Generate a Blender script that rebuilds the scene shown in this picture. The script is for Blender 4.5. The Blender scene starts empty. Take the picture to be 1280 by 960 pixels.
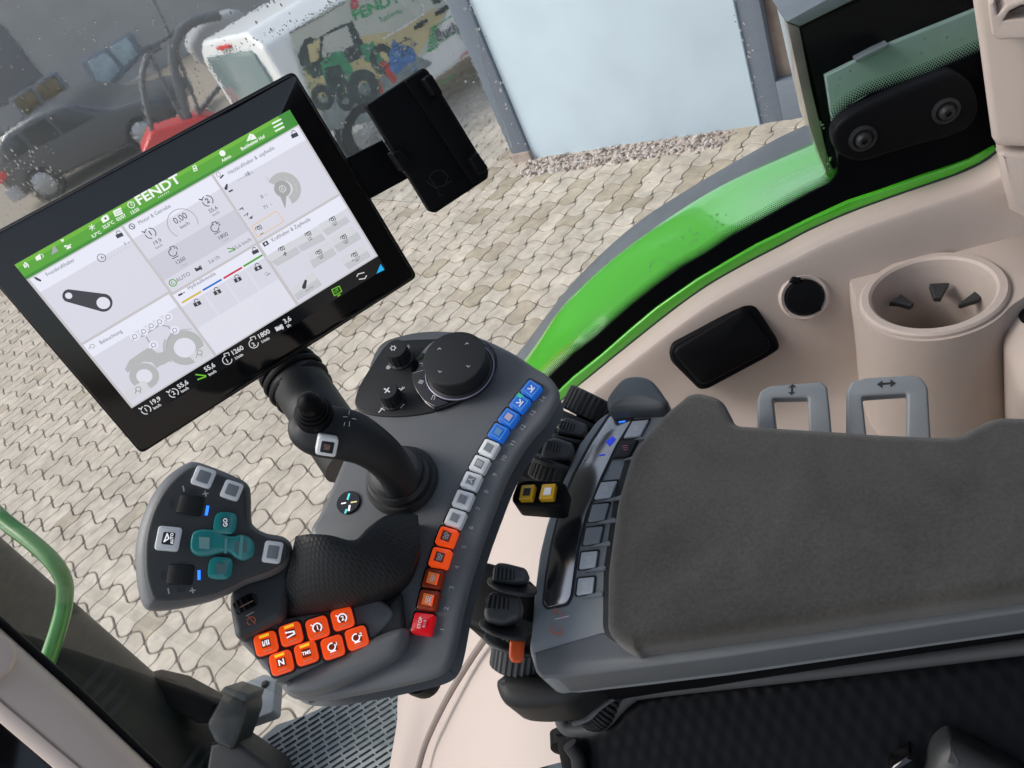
import bpy, math, random
from mathutils import Vector, Matrix, geometry
random.seed(7)
S = bpy.context.scene
COL = S.collection
PI = math.pi
FPX = 960.0
CAM = Vector((0, 0, 2.6))
# ---------------------------------------------------------------- camera basis
_n = Vector((636, 1189, FPX)).normalized()
_F = Vector((0, 0, 1))
_Y = (_F - _F.dot(_n) * _n).normalized()
_Z = -_n
_X = _Y.cross(_Z)
def c2w(v): return Vector((_X.dot(v), _Y.dot(v), _Z.dot(v)))
RT, DN, FW = c2w(Vector((1, 0, 0))), c2w(Vector((0, 1, 0))), c2w(Vector((0, 0, 1)))
def cv(px, py): return RT * ((px - 640) / FPX) + DN * ((py - 480) / FPX) + FW
def P(px, py, d): return CAM + cv(px, py) * d
def hz(px, py, z):
    r = cv(px, py); return CAM + r * ((z - CAM.z) / r.z)
def G(px, py): return hz(px, py, 0)
UP = Vector((0, 0, 1))
TA = math.radians(-22)
TD = Vector((math.cos(TA), math.sin(TA), 0))      # towards the rear of the tractor
LD = Vector((-TD.y, TD.x, 0))                     # towards its right side
def TL(t, l, z): return Vector((0, 0, CAM.z)) + TD * t + LD * l + UP * z
def lerp(a, b, t): return a + (b - a) * t

class PL:
    def __init__(s, O, n, a, b=None):
        """a,b: pixels giving the u direction, or a = world vector"""
        s.O = O.copy(); s.n = n.normalized()
        if b is None: u = a
        else: u = s.hit(*b) - s.hit(*a)
        s.u = (u - u.dot(s.n) * s.n).normalized(); s.v = s.n.cross(s.u)
    def hit(s, px, py, h=0):
        r = cv(px, py); k = ((s.O + s.n * h - CAM).dot(s.n)) / r.dot(s.n)
        return CAM + r * k
    def loc(s, px, py, h=0):
        w = s.hit(px, py, h) - s.O
        return (w.dot(s.u), w.dot(s.v))
    def w(s, u, v, h=0): return s.O + s.u * u + s.v * v + s.n * h
    def sc(s, px, py, h=0):          # metres per pixel, mean
        a = s.hit(px, py, h)
        return ((s.hit(px + 1, py, h) - a).length + (s.hit(px, py + 1, h) - a).length) / 2

# ---------------------------------------------------------------- materials
MATS = {}
def mat(name, col, rough=.5, metal=0., var=.08, vs=30., bump=0., bs=200., em=None, es=0., coat=0., spec=.5, bkind='noise', rvar=.0, extra=None):
    m = bpy.data.materials.new(name); MATS[name] = m
    m.use_nodes = True; nt = m.node_tree; N = nt.nodes; L = nt.links
    b = N['Principled BSDF']
    tc = N.new('ShaderNodeTexCoord')
    b.inputs['Roughness'].default_value = rough
    b.inputs['Metallic'].default_value = metal
    b.inputs['Specular IOR Level'].default_value = spec
    b.inputs['Coat Weight'].default_value = coat
    b.inputs['Coat Roughness'].default_value = .08
    if var > 0:
        nz = N.new('ShaderNodeTexNoise'); nz.inputs['Scale'].default_value = vs; nz.inputs['Detail'].default_value = 6
        L.new(tc.outputs['Object'], nz.inputs['Vector'])
        mx = N.new('ShaderNodeMix'); mx.data_type = 'RGBA'
        mx.inputs[6].default_value = (*[c * (1 - var) for c in col], 1)
        mx.inputs[7].default_value = (*[min(1, c * (1 + var)) for c in col], 1)
        cr = N.new('ShaderNodeMapRange'); cr.inputs[1].default_value = .3; cr.inputs[2].default_value = .7
        L.new(nz.outputs['Fac'], cr.inputs[0]); L.new(cr.outputs[0], mx.inputs[0])
        L.new(mx.outputs[2], b.inputs['Base Color'])
        if rvar > 0:
            r2 = N.new('ShaderNodeMapRange'); r2.inputs[1].default_value = .3; r2.inputs[2].default_value = .7
            r2.inputs[3].default_value = max(.02, rough - rvar); r2.inputs[4].default_value = min(1, rough + rvar)
            L.new(nz.outputs['Fac'], r2.inputs[0]); L.new(r2.outputs[0], b.inputs['Roughness'])
    else:
        b.inputs['Base Color'].default_value = (*col, 1)
    if bump > 0:
        if bkind == 'noise':
            t = N.new('ShaderNodeTexNoise'); t.inputs['Scale'].default_value = bs; t.inputs['Detail'].default_value = 3; o = t.outputs['Fac']
        elif bkind == 'voronoi':
            t = N.new('ShaderNodeTexVoronoi'); t.inputs['Scale'].default_value = bs; o = t.outputs['Distance']
        L.new(tc.outputs['Object'], t.inputs['Vector'])
        bp = N.new('ShaderNodeBump'); bp.inputs['Strength'].default_value = bump; bp.inputs['Distance'].default_value = .001
        L.new(o, bp.inputs['Height']); L.new(bp.outputs[0], b.inputs['Normal'])
    if em:
        b.inputs['Emission Color'].default_value = (*em, 1); b.inputs['Emission Strength'].default_value = es
    return m
def srgb(r, g, b):
    f = lambda c: ((c / 255 + .055) / 1.055) ** 2.4 if c > 10 else c / 255 / 12.92
    return (f(r), f(g), f(b))

# ---------------------------------------------------------------- object building
WL = {}
def tag(o, label=None, cat=None, group=None, kind=None):
    if label: o['label'] = label
    if cat: o['category'] = cat
    if group: o['group'] = group
    if kind: o['kind'] = kind
    return o
def thing(name, label, cat, loc, group=None):
    o = bpy.data.objects.new(name, None); COL.objects.link(o)
    o.location = loc; o.empty_display_size = .02; WL[o.name] = Vector(loc)
    return tag(o, label, cat, group)
def build(name, V, Fc, mats, parent=None, smooth=True, ang=38, fm=None, label=None):
    if not isinstance(mats, (list, tuple)): mats = [mats]
    if len(V) == 0: return None
    mn = Vector((min(v[0] for v in V), min(v[1] for v in V), min(v[2] for v in V)))
    mx = Vector((max(v[0] for v in V), max(v[1] for v in V), max(v[2] for v in V)))
    c = (mn + mx) / 2
    if parent is None: c.z = mn.z
    me = bpy.data.meshes.new(name)
    me.from_pydata([(v[0] - c.x, v[1] - c.y, v[2] - c.z) for v in V], [], Fc)
    for m in mats: me.materials.append(m)
    if fm: me.polygons.foreach_set('material_index', fm)
    if smooth:
        me.shade_smooth()
        me.update()
        try: me.set_sharp_from_angle(angle=math.radians(ang))
        except Exception: pass
    me.update()
    o = bpy.data.objects.new(name, me); COL.objects.link(o)
    WL[o.name] = c.copy()
    if parent is not None:
        o.parent = parent; o.location = c - WL[parent.name]
    else: o.location = c
    if label: o['label'] = label
    return o
class Geo:
    """collects pieces of ONE mesh"""
    def __init__(s): s.V = []; s.F = []; s.M = []
    def add(s, V, F, m=0):
        k = len(s.V); s.V += V; s.F += [tuple(i + k for i in f) for f in F]; s.M += [m] * len(F); return s
    def make(s, name, mats, parent=None, **k): return build(name, s.V, s.F, mats, parent, fm=s.M, **k)

def area(p): return .5 * sum(p[i][0] * p[(i + 1) % len(p)][1] - p[(i + 1) % len(p)][0] * p[i][1] for i in range(len(p)))
def ccw(p): return list(p) if area(p) > 0 else list(reversed(p))
def rnd(pts, rc, seg=5):
    out = []; n = len(pts)
    for i in range(n):
        a = Vector(pts[i - 1]); b = Vector(pts[i]); c = Vector(pts[(i + 1) % n])
        d1 = a - b; d2 = c - b
        r = min(rc, d1.length * .45, d2.length * .45)
        p = b + d1.normalized() * r; q = b + d2.normalized() * r
        for k in range(seg + 1):
            t = k / seg
            w = p * (1 - t) ** 2 + b * 2 * t * (1 - t) + q * t * t
            out.append(tuple(w))
    return out
def cr(p0, p1, p2, p3, t):
    return .5 * ((2 * p1) + (-p0 + p2) * t + (2 * p0 - 5 * p1 + 4 * p2 - p3) * t * t + (-p0 + 3 * p1 - 3 * p2 + p3) * t ** 3)
def spl(pts, seg=5, closed=True):
    P_ = [Vector(p) for p in pts]; n = len(P_); out = []
    if closed:
        for i in range(n):
            for k in range(seg): out.append(tuple(cr(P_[i - 1], P_[i], P_[(i + 1) % n], P_[(i + 2) % n], k / seg)))
    else:
        for i in range(n - 1):
            a = P_[i - 1] if i > 0 else 2 * P_[0] - P_[1]
            d = P_[i + 2] if i + 2 < n else 2 * P_[-1] - P_[-2]
            for k in range(seg): out.append(tuple(cr(a, P_[i], P_[i + 1], d, k / seg)))
        out.append(tuple(P_[-1]))
    return out
def inset(p, d):
    n = len(p); out = []
    for i in range(n):
        a = Vector(p[i - 1]); b = Vector(p[i]); c = Vector(p[(i + 1) % n])
        e1 = (b - a); e2 = (c - b)
        if e1.length < 1e-9: e1 = e2
        if e2.length < 1e-9: e2 = e1
        n1 = Vector((-e1.y, e1.x)).normalized(); n2 = Vector((-e2.y, e2.x)).normalized()
        m = n1 + n2
        m = m.normalized() if m.length > 1e-6 else n1
        k = max(.5, m.dot(n1)); out.append(tuple(b + m * (d / k)))
    return out
def slabgeo(pl, uv, top, bot, r=.002, seg=3, rb=0, taper=0, dome=0, m=0):
    uv = ccw(uv); n = len(uv)
    rings = []
    if rb > 0:
        for k in range(seg):
            a = k / seg * PI / 2; rings.append((rb * (1 - math.sin(a)), bot + rb * (1 - math.cos(a))))
    rings.append((0 - taper, bot + rb))
    for k in range(seg + 1):
        a = k / seg * PI / 2; rings.append((r * (1 - math.cos(a)), top - r + r * math.sin(a)))
    V = []; F = []
    for (ins, h) in rings:
        q = inset(uv, ins) if abs(ins) > 1e-9 else uv
        V += [pl.w(a, b, h) for a, b in q]
    for j in range(len(rings) - 1):
        for i in range(n):
            k = (i + 1) % n
            F.append((j * n + i, j * n + k, (j + 1) * n + k, (j + 1) * n + i))
    F.append(tuple(range(n - 1, -1, -1)))
    b0 = (len(rings) - 1) * n
    if dome:
        q = inset(uv, r); cx = sum(a for a, b in q) / n; cy = sum(b for a, b in q) / n
        prev = b0; S_ = 6
        for s in range(1, S_):
            f = 1 - s / S_; base = len(V)
            V += [pl.w(cx + (a - cx) * f, cy + (b - cy) * f, top + dome * (1 - f * f)) for a, b in q]
            for i in range(n):
                k = (i + 1) % n; F.append((prev + i, prev + k, base + k, base + i))
            prev = base
        V.append(pl.w(cx, cy, top + dome)); c = len(V) - 1
        for i in range(n): F.append((prev + i, prev + (i + 1) % n, c))
    else:
        # triangulate the cap so that concave outlines fill correctly
        cap = [Vector((a, b, 0)) for a, b in inset(uv, r)]
        for t in geometry.tessellate_polygon([cap]):
            a, b, c = t
            s = (cap[b] - cap[a]).cross(cap[c] - cap[a]).z
            F.append((b0 + a, b0 + b, b0 + c) if s > 0 else (b0 + a, b0 + c, b0 + b))
    return V, F
def uvs(pl, px, h): return [pl.loc(x, y, h) for x, y in px]
def slab(name, m, parent, pl, px, top=0., bot=-.01, r=.002, rc=0., smooth_=False, seg=3, label=None, **k):
    uv = uvs(pl, px, top)
    if smooth_: uv = spl(uv, 5)
    elif rc > 0: uv = rnd(uv, rc)
    V, F = slabgeo(pl, uv, top, bot, r, seg, **k)
    return build(name, V, F, m, parent, label=label)
def box(pl, u, v, a, b, h0, h1, rc=0, r=.001, rot=0):
    c, s = math.cos(rot), math.sin(rot)
    q = [(-a / 2, -b / 2), (a / 2, -b / 2), (a / 2, b / 2), (-a / 2, b / 2)]
    if rc > 0: q = rnd(q, rc, 4)
    q = [(u + x * c - y * s, v + x * s + y * c) for x, y in q]
    return slabgeo(pl, q, h1, h0, r, 2)
def tubegeo(pts, rad, seg=16, cap=True, closed=False):
    n = len(pts); pts = [Vector(p) for p in pts]
    if not isinstance(rad, (list, tuple)): rad = [rad] * n
    V = []; F = []; ref = None
    for i in range(n):
        t = (pts[(i + 1) % n] - pts[i - 1]) if closed else (pts[min(i + 1, n - 1)] - pts[max(i - 1, 0)])
        t.normalize()
        if ref is None:
            ref = t.cross(UP) if abs(t.z) < .95 else t.cross(Vector((1, 0, 0)))
        ref = (ref - ref.dot(t) * t).normalized(); b = t.cross(ref)
        for k in range(seg):
            a = 2 * PI * k / seg; V.append(pts[i] + (ref * math.cos(a) + b * math.sin(a)) * rad[i])
    for i in range(n if closed else n - 1):
        j = (i + 1) % n
        for k in range(seg):
            l = (k + 1) % seg; F.append((i * seg + k, i * seg + l, j * seg + l, j * seg + k))
    if cap and not closed:
        F.append(tuple(range(seg - 1, -1, -1))); F.append(tuple((n - 1) * seg + k for k in range(seg)))
    return V, F
def lathegeo(O, n, prof, seg=40, u=None, su=1., ribs=0, ribd=0., ribr=(0, 0)):
    """prof: [(r,h)]; ribs modulate radius between the profile indices ribr"""
    n = n.normalized()
    if u is None: u = n.cross(Vector((.3, .5, .8)))
    u = (u - u.dot(n) * n).normalized(); v = n.cross(u); V = []; F = []
    if ribs: seg = ribs * 4
    for j, (r, h) in enumerate(prof):
        for k in range(seg):
            a = 2 * PI * k / seg; rr = r
            if ribs and ribr[0] <= j <= ribr[1] and (k % 4) in (0, 1): rr = r - ribd
            V.append(O + n * h + (u * math.cos(a) * su + v * math.sin(a)) * rr)
    for j in range(len(prof) - 1):
        for k in range(seg):
            l = (k + 1) % seg; F.append((j * seg + k, j * seg + l, (j + 1) * seg + l, (j + 1) * seg + k))
    if prof[0][0] > 1e-6: F.append(tuple(range(seg - 1, -1, -1)))
    if prof[-1][0] > 1e-6: F.append(tuple((len(prof) - 1) * seg + k for k in range(seg)))
    return V, F
def knobprof(r, h, e=.0015, base=None):
    pr = [((base or r), 0), (r, h - e)]
    for k in range(1, 4):
        a = k / 3 * PI / 2; pr.append((r - e * (1 - math.cos(a)), h - e + e * math.sin(a)))
    return pr
def surfgeo(rows, su=4, sv=4, thick=0., tdir=None):
    """Catmull-Rom surface through rows of points, optional back sheet"""
    R1 = [spl([tuple(p) for p in r], su, False) for r in rows]
    cols = list(zip(*R1))
    C1 = [spl(list(c), sv, False) for c in cols]
    nc = len(C1); nr = len(C1[0]); V = [Vector(C1[c][r]) for c in range(nc) for r in range(nr)]; F = []
    for c in range(nc - 1):
        for r in range(nr - 1):
            F.append((c * nr + r, (c + 1) * nr + r, (c + 1) * nr + r + 1, c * nr + r + 1))
    if thick:
        k = len(V); V += [v + tdir * thick for v in V]
        F += [tuple(i + k for i in reversed(f)) for f in F]
        bd = [c * nr for c in range(nc)] + [(nc - 1) * nr + r for r in range(1, nr)] + [c * nr + nr - 1 for c in range(nc - 2, -1, -1)] + [r for r in range(nr - 2, 0, -1)]
        for i in range(len(bd)):
            a, b = bd[i], bd[(i + 1) % len(bd)]; F.append((b, a, a + k, b + k))
    return V, F
def archgeo(A, B, H, n, prof=8, pw=.5, drop=.0):
    """bulged strip between borders A and B (world points), height H per station along n"""
    A = [Vector(a) for a in spl([tuple(a) for a in A], 5, False)]; B = [Vector(a) for a in spl([tuple(a) for a in B], 5, False)]
    Hs = [x[0] for x in spl([(h, 0, 0) for h in H], 5, False)]
    V = []; F = []; m = prof + 1
    for i in range(len(A)):
        for k in range(m):
            a = PI * k / prof; s = .5 - .5 * math.cos(a)
            V.append(A[i].lerp(B[i], s) + n * (Hs[i] * max(0, math.sin(a)) ** (2 * pw) - drop * 0))
        V.append(B[i] - n * drop); V.append(A[i] - n * drop)
    M = m + 2
    for i in range(len(A) - 1):
        for k in range(M):
            l = (k + 1) % M; F.append((i * M + k, i * M + l, (i + 1) * M + l, (i + 1) * M + k))
    F.append(tuple(range(M - 1, -1, -1))); F.append(tuple((len(A) - 1) * M + k for k in range(M)))
    return V, F

# ---------------------------------------------------------------- printed marks
_tc = {}
def textgeo(s, bold=False):
    key = (s, bold)
    if key in _tc: return _tc[key]
    cu = bpy.data.curves.new('t', 'FONT'); cu.body = s; cu.size = 1; cu.align_x = 'CENTER'; cu.align_y = 'CENTER'; cu.resolution_u = 3
    if bold: cu.offset = .025
    o = bpy.data.objects.new('t', cu); COL.objects.link(o)
    dg = bpy.context.evaluated_depsgraph_get()
    me = bpy.data.meshes.new_from_object(o.evaluated_get(dg))
    V = [(v.co.x, v.co.y) for v in me.vertices]; F = [tuple(p.vertices) for p in me.polygons]
    if F:
        q = F[0]; fp = [V[i] for i in q]
        if area(fp) < 0: F = [tuple(reversed(f)) for f in F]
    bpy.data.objects.remove(o); bpy.data.meshes.remove(me); bpy.data.curves.remove(cu)
    _tc[key] = (V, F); return V, F
class Ink:
    def __init__(s, pl, h=.0003): s.pl = pl; s.h = h; s.g = Geo(); s.ms = []; s.step = 0
    def mi(s, m):
        if m not in s.ms: s.ms.append(m)
        return s.ms.index(m)
    def _poly(s, uv, m, dh=0):
        uv = ccw(uv)
        t = geometry.tessellate_polygon([[Vector((a, b, 0)) for a, b in uv]])
        F = []
        for a, b, c in t:
            z = (uv[b][0] - uv[a][0]) * (uv[c][1] - uv[a][1]) - (uv[b][1] - uv[a][1]) * (uv[c][0] - uv[a][0])
            F.append((a, b, c) if z > 0 else (a, c, b))
        s.g.add([s.pl.w(a, b, s.h + dh) for a, b in uv], F, s.mi(m))
    def poly(s, px, m, dh=0, rc=0, sm=False):
        uv = [s.pl.loc(x, y, s.h) for x, y in px]
        if sm: uv = spl(uv, 4)
        elif rc: uv = rnd(uv, rc * s.pl.sc(*px[0]), 3)
        s._poly(uv, m, dh)
    def line(s, px, w, m, dh=0, closed=False):
        sc = s.pl.sc(*px[0], s.h); w = w * sc / 2
        q = [Vector(s.pl.loc(x, y, s.h)) for x, y in px]
        n = len(q)
        for i in range(n if closed else n - 1):
            a, b = q[i], q[(i + 1) % n]; d = b - a
            if d.length < 1e-9: continue
            d.normalize(); e = Vector((-d.y, d.x)) * w; a = a - d * w * .6; b = b + d * w * .6
            s._poly([tuple(a - e), tuple(b - e), tuple(b + e), tuple(a + e)], m, dh + (i % 2) * .00001)
    def ring(s, x, y, r, w, m, a0=0, a1=360, dh=0, seg=28):
        sc = s.pl.sc(x, y, s.h); c = s.pl.loc(x, y, s.h); r0 = (r - w / 2) * sc; r1 = (r + w / 2) * sc
        full = abs(a1 - a0) >= 360; V = []; F = []
        for k in range(seg + 1):
            a = math.radians(a0 + (a1 - a0) * k / seg); co, si = math.cos(a), math.sin(a)
            V += [s.pl.w(c[0] + r0 * co, c[1] + r0 * si, s.h + dh), s.pl.w(c[0] + r1 * co, c[1] + r1 * si, s.h + dh)]
        for k in range(seg): F.append((2 * k, 2 * k + 1, 2 * k + 3, 2 * k + 2))
        s.g.add(V, F, s.mi(m))
    def disc(s, x, y, r, m, dh=0, seg=24):
        sc = s.pl.sc(x, y, s.h); c = s.pl.loc(x, y, s.h)
        s._poly([(c[0] + r * sc * math.cos(2 * PI * k / seg), c[1] + r * sc * math.sin(2 * PI * k / seg)) for k in range(seg)], m, dh)
    def text(s, t, x, y, size, m, d=(1, 0), bold=False, dh=0, sx=1.):
        V, F = textgeo(t, bold); c = Vector(s.pl.loc(x, y, s.h)); e = Vector(s.pl.loc(x + d[0], y + d[1], s.h)) - c; e.normalize()
        f = Vector((-e.y, e.x)); z = size / .7 * s.pl.sc(x, y, s.h)
        s.g.add([s.pl.w(*(c + e * a * z * sx + f * b * z), s.h + dh) for a, b in V], F, s.mi(m))
    def make(s, name, parent, **k):
        return s.g.make(name, s.ms, parent, smooth=False, **k)
def tri(name, label=None): pass
SUNAZ=-75; SKY=.14; SUN=1.0; EXPO=0.33
# ================================================================ MATERIALS
m_stone = mat('paving stone', (.50, .465, .40), rough=.62, var=.1, vs=9, bump=.5, bs=220, rvar=.12)
def stone_nodes(m):
    nt = m.node_tree; N = nt.nodes; L = nt.links; b = N['Principled BSDF']
    at = N.new('ShaderNodeAttribute'); at.attribute_name = 'tone'
    ramp = N.new('ShaderNodeValToRGB'); e = ramp.color_ramp.elements
    e[0].position = 0; e[0].color = (.43, .37, .275, 1); e[1].position = 1; e[1].color = (.63, .56, .465, 1)
    for p, c in ((.08, (.46, .39, .295, 1)), (.13, (.52, .45, .36, 1)), (.3, (.545, .475, .385, 1)), (.5, (.58, .51, .42, 1)), (.8, (.60, .53, .435, 1))):
        x = e.new(p); x.color = c
    L.new(at.outputs['Fac'], ramp.inputs[0])
    tc = N.new('ShaderNodeTexCoord'); nz = N.new('ShaderNodeTexNoise'); nz.inputs['Scale'].default_value = 2.6; nz.inputs['Detail'].default_value = 8; nz.inputs['Roughness'].default_value = .65
    L.new(tc.outputs['Object'], nz.inputs['Vector'])
    r = N.new('ShaderNodeMapRange'); r.inputs[1].default_value = .35; r.inputs[2].default_value = .65; r.inputs[3].default_value = .76; r.inputs[4].default_value = 1.08
    L.new(nz.outputs['Fac'], r.inputs[0])
    n2 = N.new('ShaderNodeTexNoise'); n2.inputs['Scale'].default_value = 13; n2.inputs['Detail'].default_value = 5
    L.new(tc.outputs['Object'], n2.inputs['Vector'])
    r2 = N.new('ShaderNodeMapRange'); r2.inputs[1].default_value = .3; r2.inputs[2].default_value = .7; r2.inputs[3].default_value = .80; r2.inputs[4].default_value = 1.1
    L.new(n2.outputs['Fac'], r2.inputs[0])
    ml = N.new('ShaderNodeMath'); ml.operation = 'MULTIPLY'; L.new(r.outputs[0], ml.inputs[0]); L.new(r2.outputs[0], ml.inputs[1])
    mx = N.new('ShaderNodeVectorMath'); mx.operation = 'SCALE'; L.new(ramp.outputs[0], mx.inputs[0]); L.new(ml.outputs[0], mx.inputs['Scale'])
    L.new(mx.outputs[0], b.inputs['Base Color'])
stone_nodes(m_stone)
m_joint = mat('joint sand', (.31, .265, .21), rough=.9, var=.25, vs=14)
m_wall = mat('painted render wall', (.58, .70, .79), rough=.85, var=.05, vs=2.2, bump=.6, bs=160)
m_wframe = mat('slate frame', (.16, .19, .235), rough=.45, var=.05)
m_gravel = mat('gravel stone', (.42, .35, .31), rough=.8, var=.35, vs=8)
m_darkwall = mat('grey facade', (.33, .335, .34), rough=.85, var=.08, vs=1.2)
m_conc = mat('pale concrete', (.33, .31, .285), rough=.8, var=.1)
m_glassd = mat('dark reflecting glass', (.03, .035, .04), rough=.06, var=0)
m_skyglass = mat('pale reflection glass', (.30, .38, .42), rough=.12, var=.3, vs=3)  # pale blue grey paints the light reflected in the panes
m_vanw = mat('van white paint', (.78, .79, .78), rough=.3, coat=.4, var=.02)
m_vglass = mat('van window glass', (.20, .26, .26), rough=.08, var=0)
m_tyre = mat('tyre rubber', (.02, .02, .02), rough=.75, var=.15)
m_rim = mat('alloy rim', (.35, .36, .37), rough=.35, metal=.7, var=.05)
m_suv = mat('charcoal car paint', (.050, .054, .060), rough=.25, coat=.6, var=0)
m_taill = mat('red tail lamp', (.6, .02, .02), rough=.2, var=0)
m_red = mat('red machine paint', (.62, .03, .025), rough=.35, coat=.3, var=.04)
m_hose = mat('grey hose', (.12, .125, .13), rough=.5, var=.1)
m_green = mat('bright green paint', (.07, .46, .02), rough=.12, coat=.8, var=.03, vs=6)
m_rubber = mat('grey rubber lip', (.12, .135, .15), rough=.5, var=.08)
m_black = mat('black plastic', (.0038, .0042, .0055), rough=.5, var=.1, bump=.12, bs=900, spec=.10)
m_gloss = mat('black gloss glass', (.003, .003, .004), rough=.07, var=0, coat=.2)
m_frit = mat('black frit print', (.002, .0025, .004), rough=.5, var=0, spec=.05)
m_beige = mat('beige cab trim', (.49, .42, .38), rough=.6, var=.02, vs=8, bump=.18, bs=1300)
m_beiged = mat('beige seam and shade', (.23, .19, .17), rough=.7, var=0)  # darker beige: seam lines, and painted shade in the hook gap
m_grey = mat('dark grey soft plastic', (.118, .128, .138), rough=.40, var=.04, vs=14, bump=.2, bs=1500)
m_grey2 = mat('blue grey trim plastic', (.225, .252, .275), rough=.42, var=.03, vs=12, bump=.15, bs=1500)
m_face = mat('dark face plastic', (.058, .062, .066), rough=.5, var=.05, vs=30, bump=.15, bs=1500, spec=.35)
m_char = mat('charcoal plastic', (.014, .016, .018), rough=.48, spec=.35, var=.05, vs=30, bump=.2, bs=1500)
m_steel = mat('coated steel', (.16, .19, .22), rough=.5, var=.12, vs=25)
m_slot = mat('slot shade and mark black', (.02, .024, .028), rough=.8, var=0)  # near black: paints shade of slots and openings, also marks and seals
m_trim_shade = mat('shaded trim plastic', (.11, .122, .133), rough=.42, var=.03, bump=.15, bs=1500)  # blue grey trim colour darkened to paint shade on the chamfer
m_ctl = mat('control rubber', (.026, .029, .032), rough=.5, var=.05, bump=.15, bs=1500)
m_cap = mat('slate cap plastic', (.06, .07, .08), rough=.45, var=.03, bump=.15, bs=1500)
m_fab = mat('warm grey suede', (.045, .044, .041), rough=.95, var=.22, vs=420, bump=.8, bs=2200, spec=.2)
def fab_nodes(m):
    nt = m.node_tree; N = nt.nodes; L = nt.links; b = N['Principled BSDF']
    src = b.inputs['Base Color'].links[0].from_socket
    tc = N.new('ShaderNodeTexCoord'); nz = N.new('ShaderNodeTexNoise'); nz.inputs['Scale'].default_value = 11; nz.inputs['Detail'].default_value = 7; nz.inputs['Distortion'].default_value = 1.2
    L.new(tc.outputs['Object'], nz.inputs['Vector'])
    r = N.new('ShaderNodeMapRange'); r.inputs[1].default_value = .32; r.inputs[2].default_value = .68; r.inputs[3].default_value = .70; r.inputs[4].default_value = 1.30
    L.new(nz.outputs['Fac'], r.inputs[0])
    mx = N.new('ShaderNodeVectorMath'); mx.operation = 'SCALE'; L.new(src, mx.inputs[0]); L.new(r.outputs[0], mx.inputs['Scale']); L.new(mx.outputs[0], b.inputs['Base Color'])
    b.inputs['Sheen Weight'].default_value = .35; b.inputs['Sheen Roughness'].default_value = .5
fab_nodes(m_fab)
def dimple(m, sc, st):
    """hexagonal grip texture in the plastic itself"""
    nt = m.node_tree; N = nt.nodes; L = nt.links; b = N['Principled BSDF']
    tc = N.new('ShaderNodeTexCoord'); mp = N.new('ShaderNodeVectorMath'); mp.operation = 'SCALE'; mp.inputs['Scale'].default_value = sc
    L.new(tc.outputs['Object'], mp.inputs[0]); outs = []
    for d in ((1, .2, 0), (.35, .95, .1), (-.65, .75, .1)):
        dt = N.new('ShaderNodeVectorMath'); dt.operation = 'DOT_PRODUCT'; dt.inputs[1].default_value = d; L.new(mp.outputs[0], dt.inputs[0])
        s = N.new('ShaderNodeMath'); s.operation = 'SINE'; L.new(dt.outputs['Value'], s.inputs[0]); outs.append(s)
    a = N.new('ShaderNodeMath'); a.operation = 'ADD'; L.new(outs[0].outputs[0], a.inputs[0]); L.new(outs[1].outputs[0], a.inputs[1])
    c = N.new('ShaderNodeMath'); c.operation = 'ADD'; L.new(a.outputs[0], c.inputs[0]); L.new(outs[2].outputs[0], c.inputs[1])
    bp = N.new('ShaderNodeBump'); bp.inputs['Strength'].default_value = st; bp.inputs['Distance'].default_value = .0012
    L.new(c.outputs[0], bp.inputs['Height']); L.new(bp.outputs[0], b.inputs['Normal'])
m_grip = mat('dimpled black grip', (.013, .015, .017), rough=.5, var=.05, spec=.35); dimple(m_grip, 2400, .12)
m_panel = mat('dimpled black panel', (.004, .0045, .006), rough=.4, var=.05, spec=.08); dimple(m_panel, 620, .12)
m_white = mat('white print', (.75, .76, .78), rough=.5, var=0)
m_lite = mat('translucent white key', (.84, .87, .89), rough=.25, var=.03, coat=.3)
m_keyin = mat('grey key window', (.24, .26, .28), rough=.3, var=0)
m_icon = mat('grey key icon', (.5, .51, .53), rough=.5, var=0)
m_blueK = mat('blue key', (.015, .10, .38), rough=.25, coat=.5, var=.05, em=(.01, .16, .8), es=.3)
m_oraK = mat('orange key', (.62, .06, .012), rough=.25, coat=.5, var=.05, em=(1, .09, .01), es=.42)
m_redK = mat('red key', (.45, .008, .012), rough=.25, coat=.5, var=0, em=(.8, .0, .01), es=.22)
m_oraD = mat('dim orange key window', (.33, .04, .012), rough=.35, var=0)
m_yelL = mat('yellow status light', (.8, .5, .02), rough=.3, var=0, em=(1, .55, .03), es=.5)
m_yelK = mat('yellow key', (.62, .36, .012), rough=.3, coat=.4, var=.04)
m_teal = mat('teal key', (.018, .26, .26), rough=.28, coat=.5, var=.06)
m_tealL = mat('teal light print', (.10, .55, .55), rough=.4, var=0, em=(.1, .7, .75), es=.5)
m_wgl = mat('glowing white print', (.8, .8, .82), rough=.4, var=0, em=(.9, .92, 1), es=.55)
m_bled = mat('blue led', (.02, .1, .8), rough=.3, var=0, em=(.02, .16, 1), es=1.6)
m_orange = mat('orange plastic', (.72, .10, .02), rough=.4, var=.03)
m_oraP = mat('orange print', (.55, .13, .05), rough=.5, var=0)
m_lcd = mat('dark lcd', (.006, .008, .013), rough=.16, var=0, coat=0., spec=1.)
m_lcd.node_tree.nodes['Principled BSDF'].inputs['IOR'].default_value = 2.6
m_seat = mat('dark cab headliner', (.05, .05, .05), rough=.9, var=.1)  # kept dark so glossy parts mirror a dark interior
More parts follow.
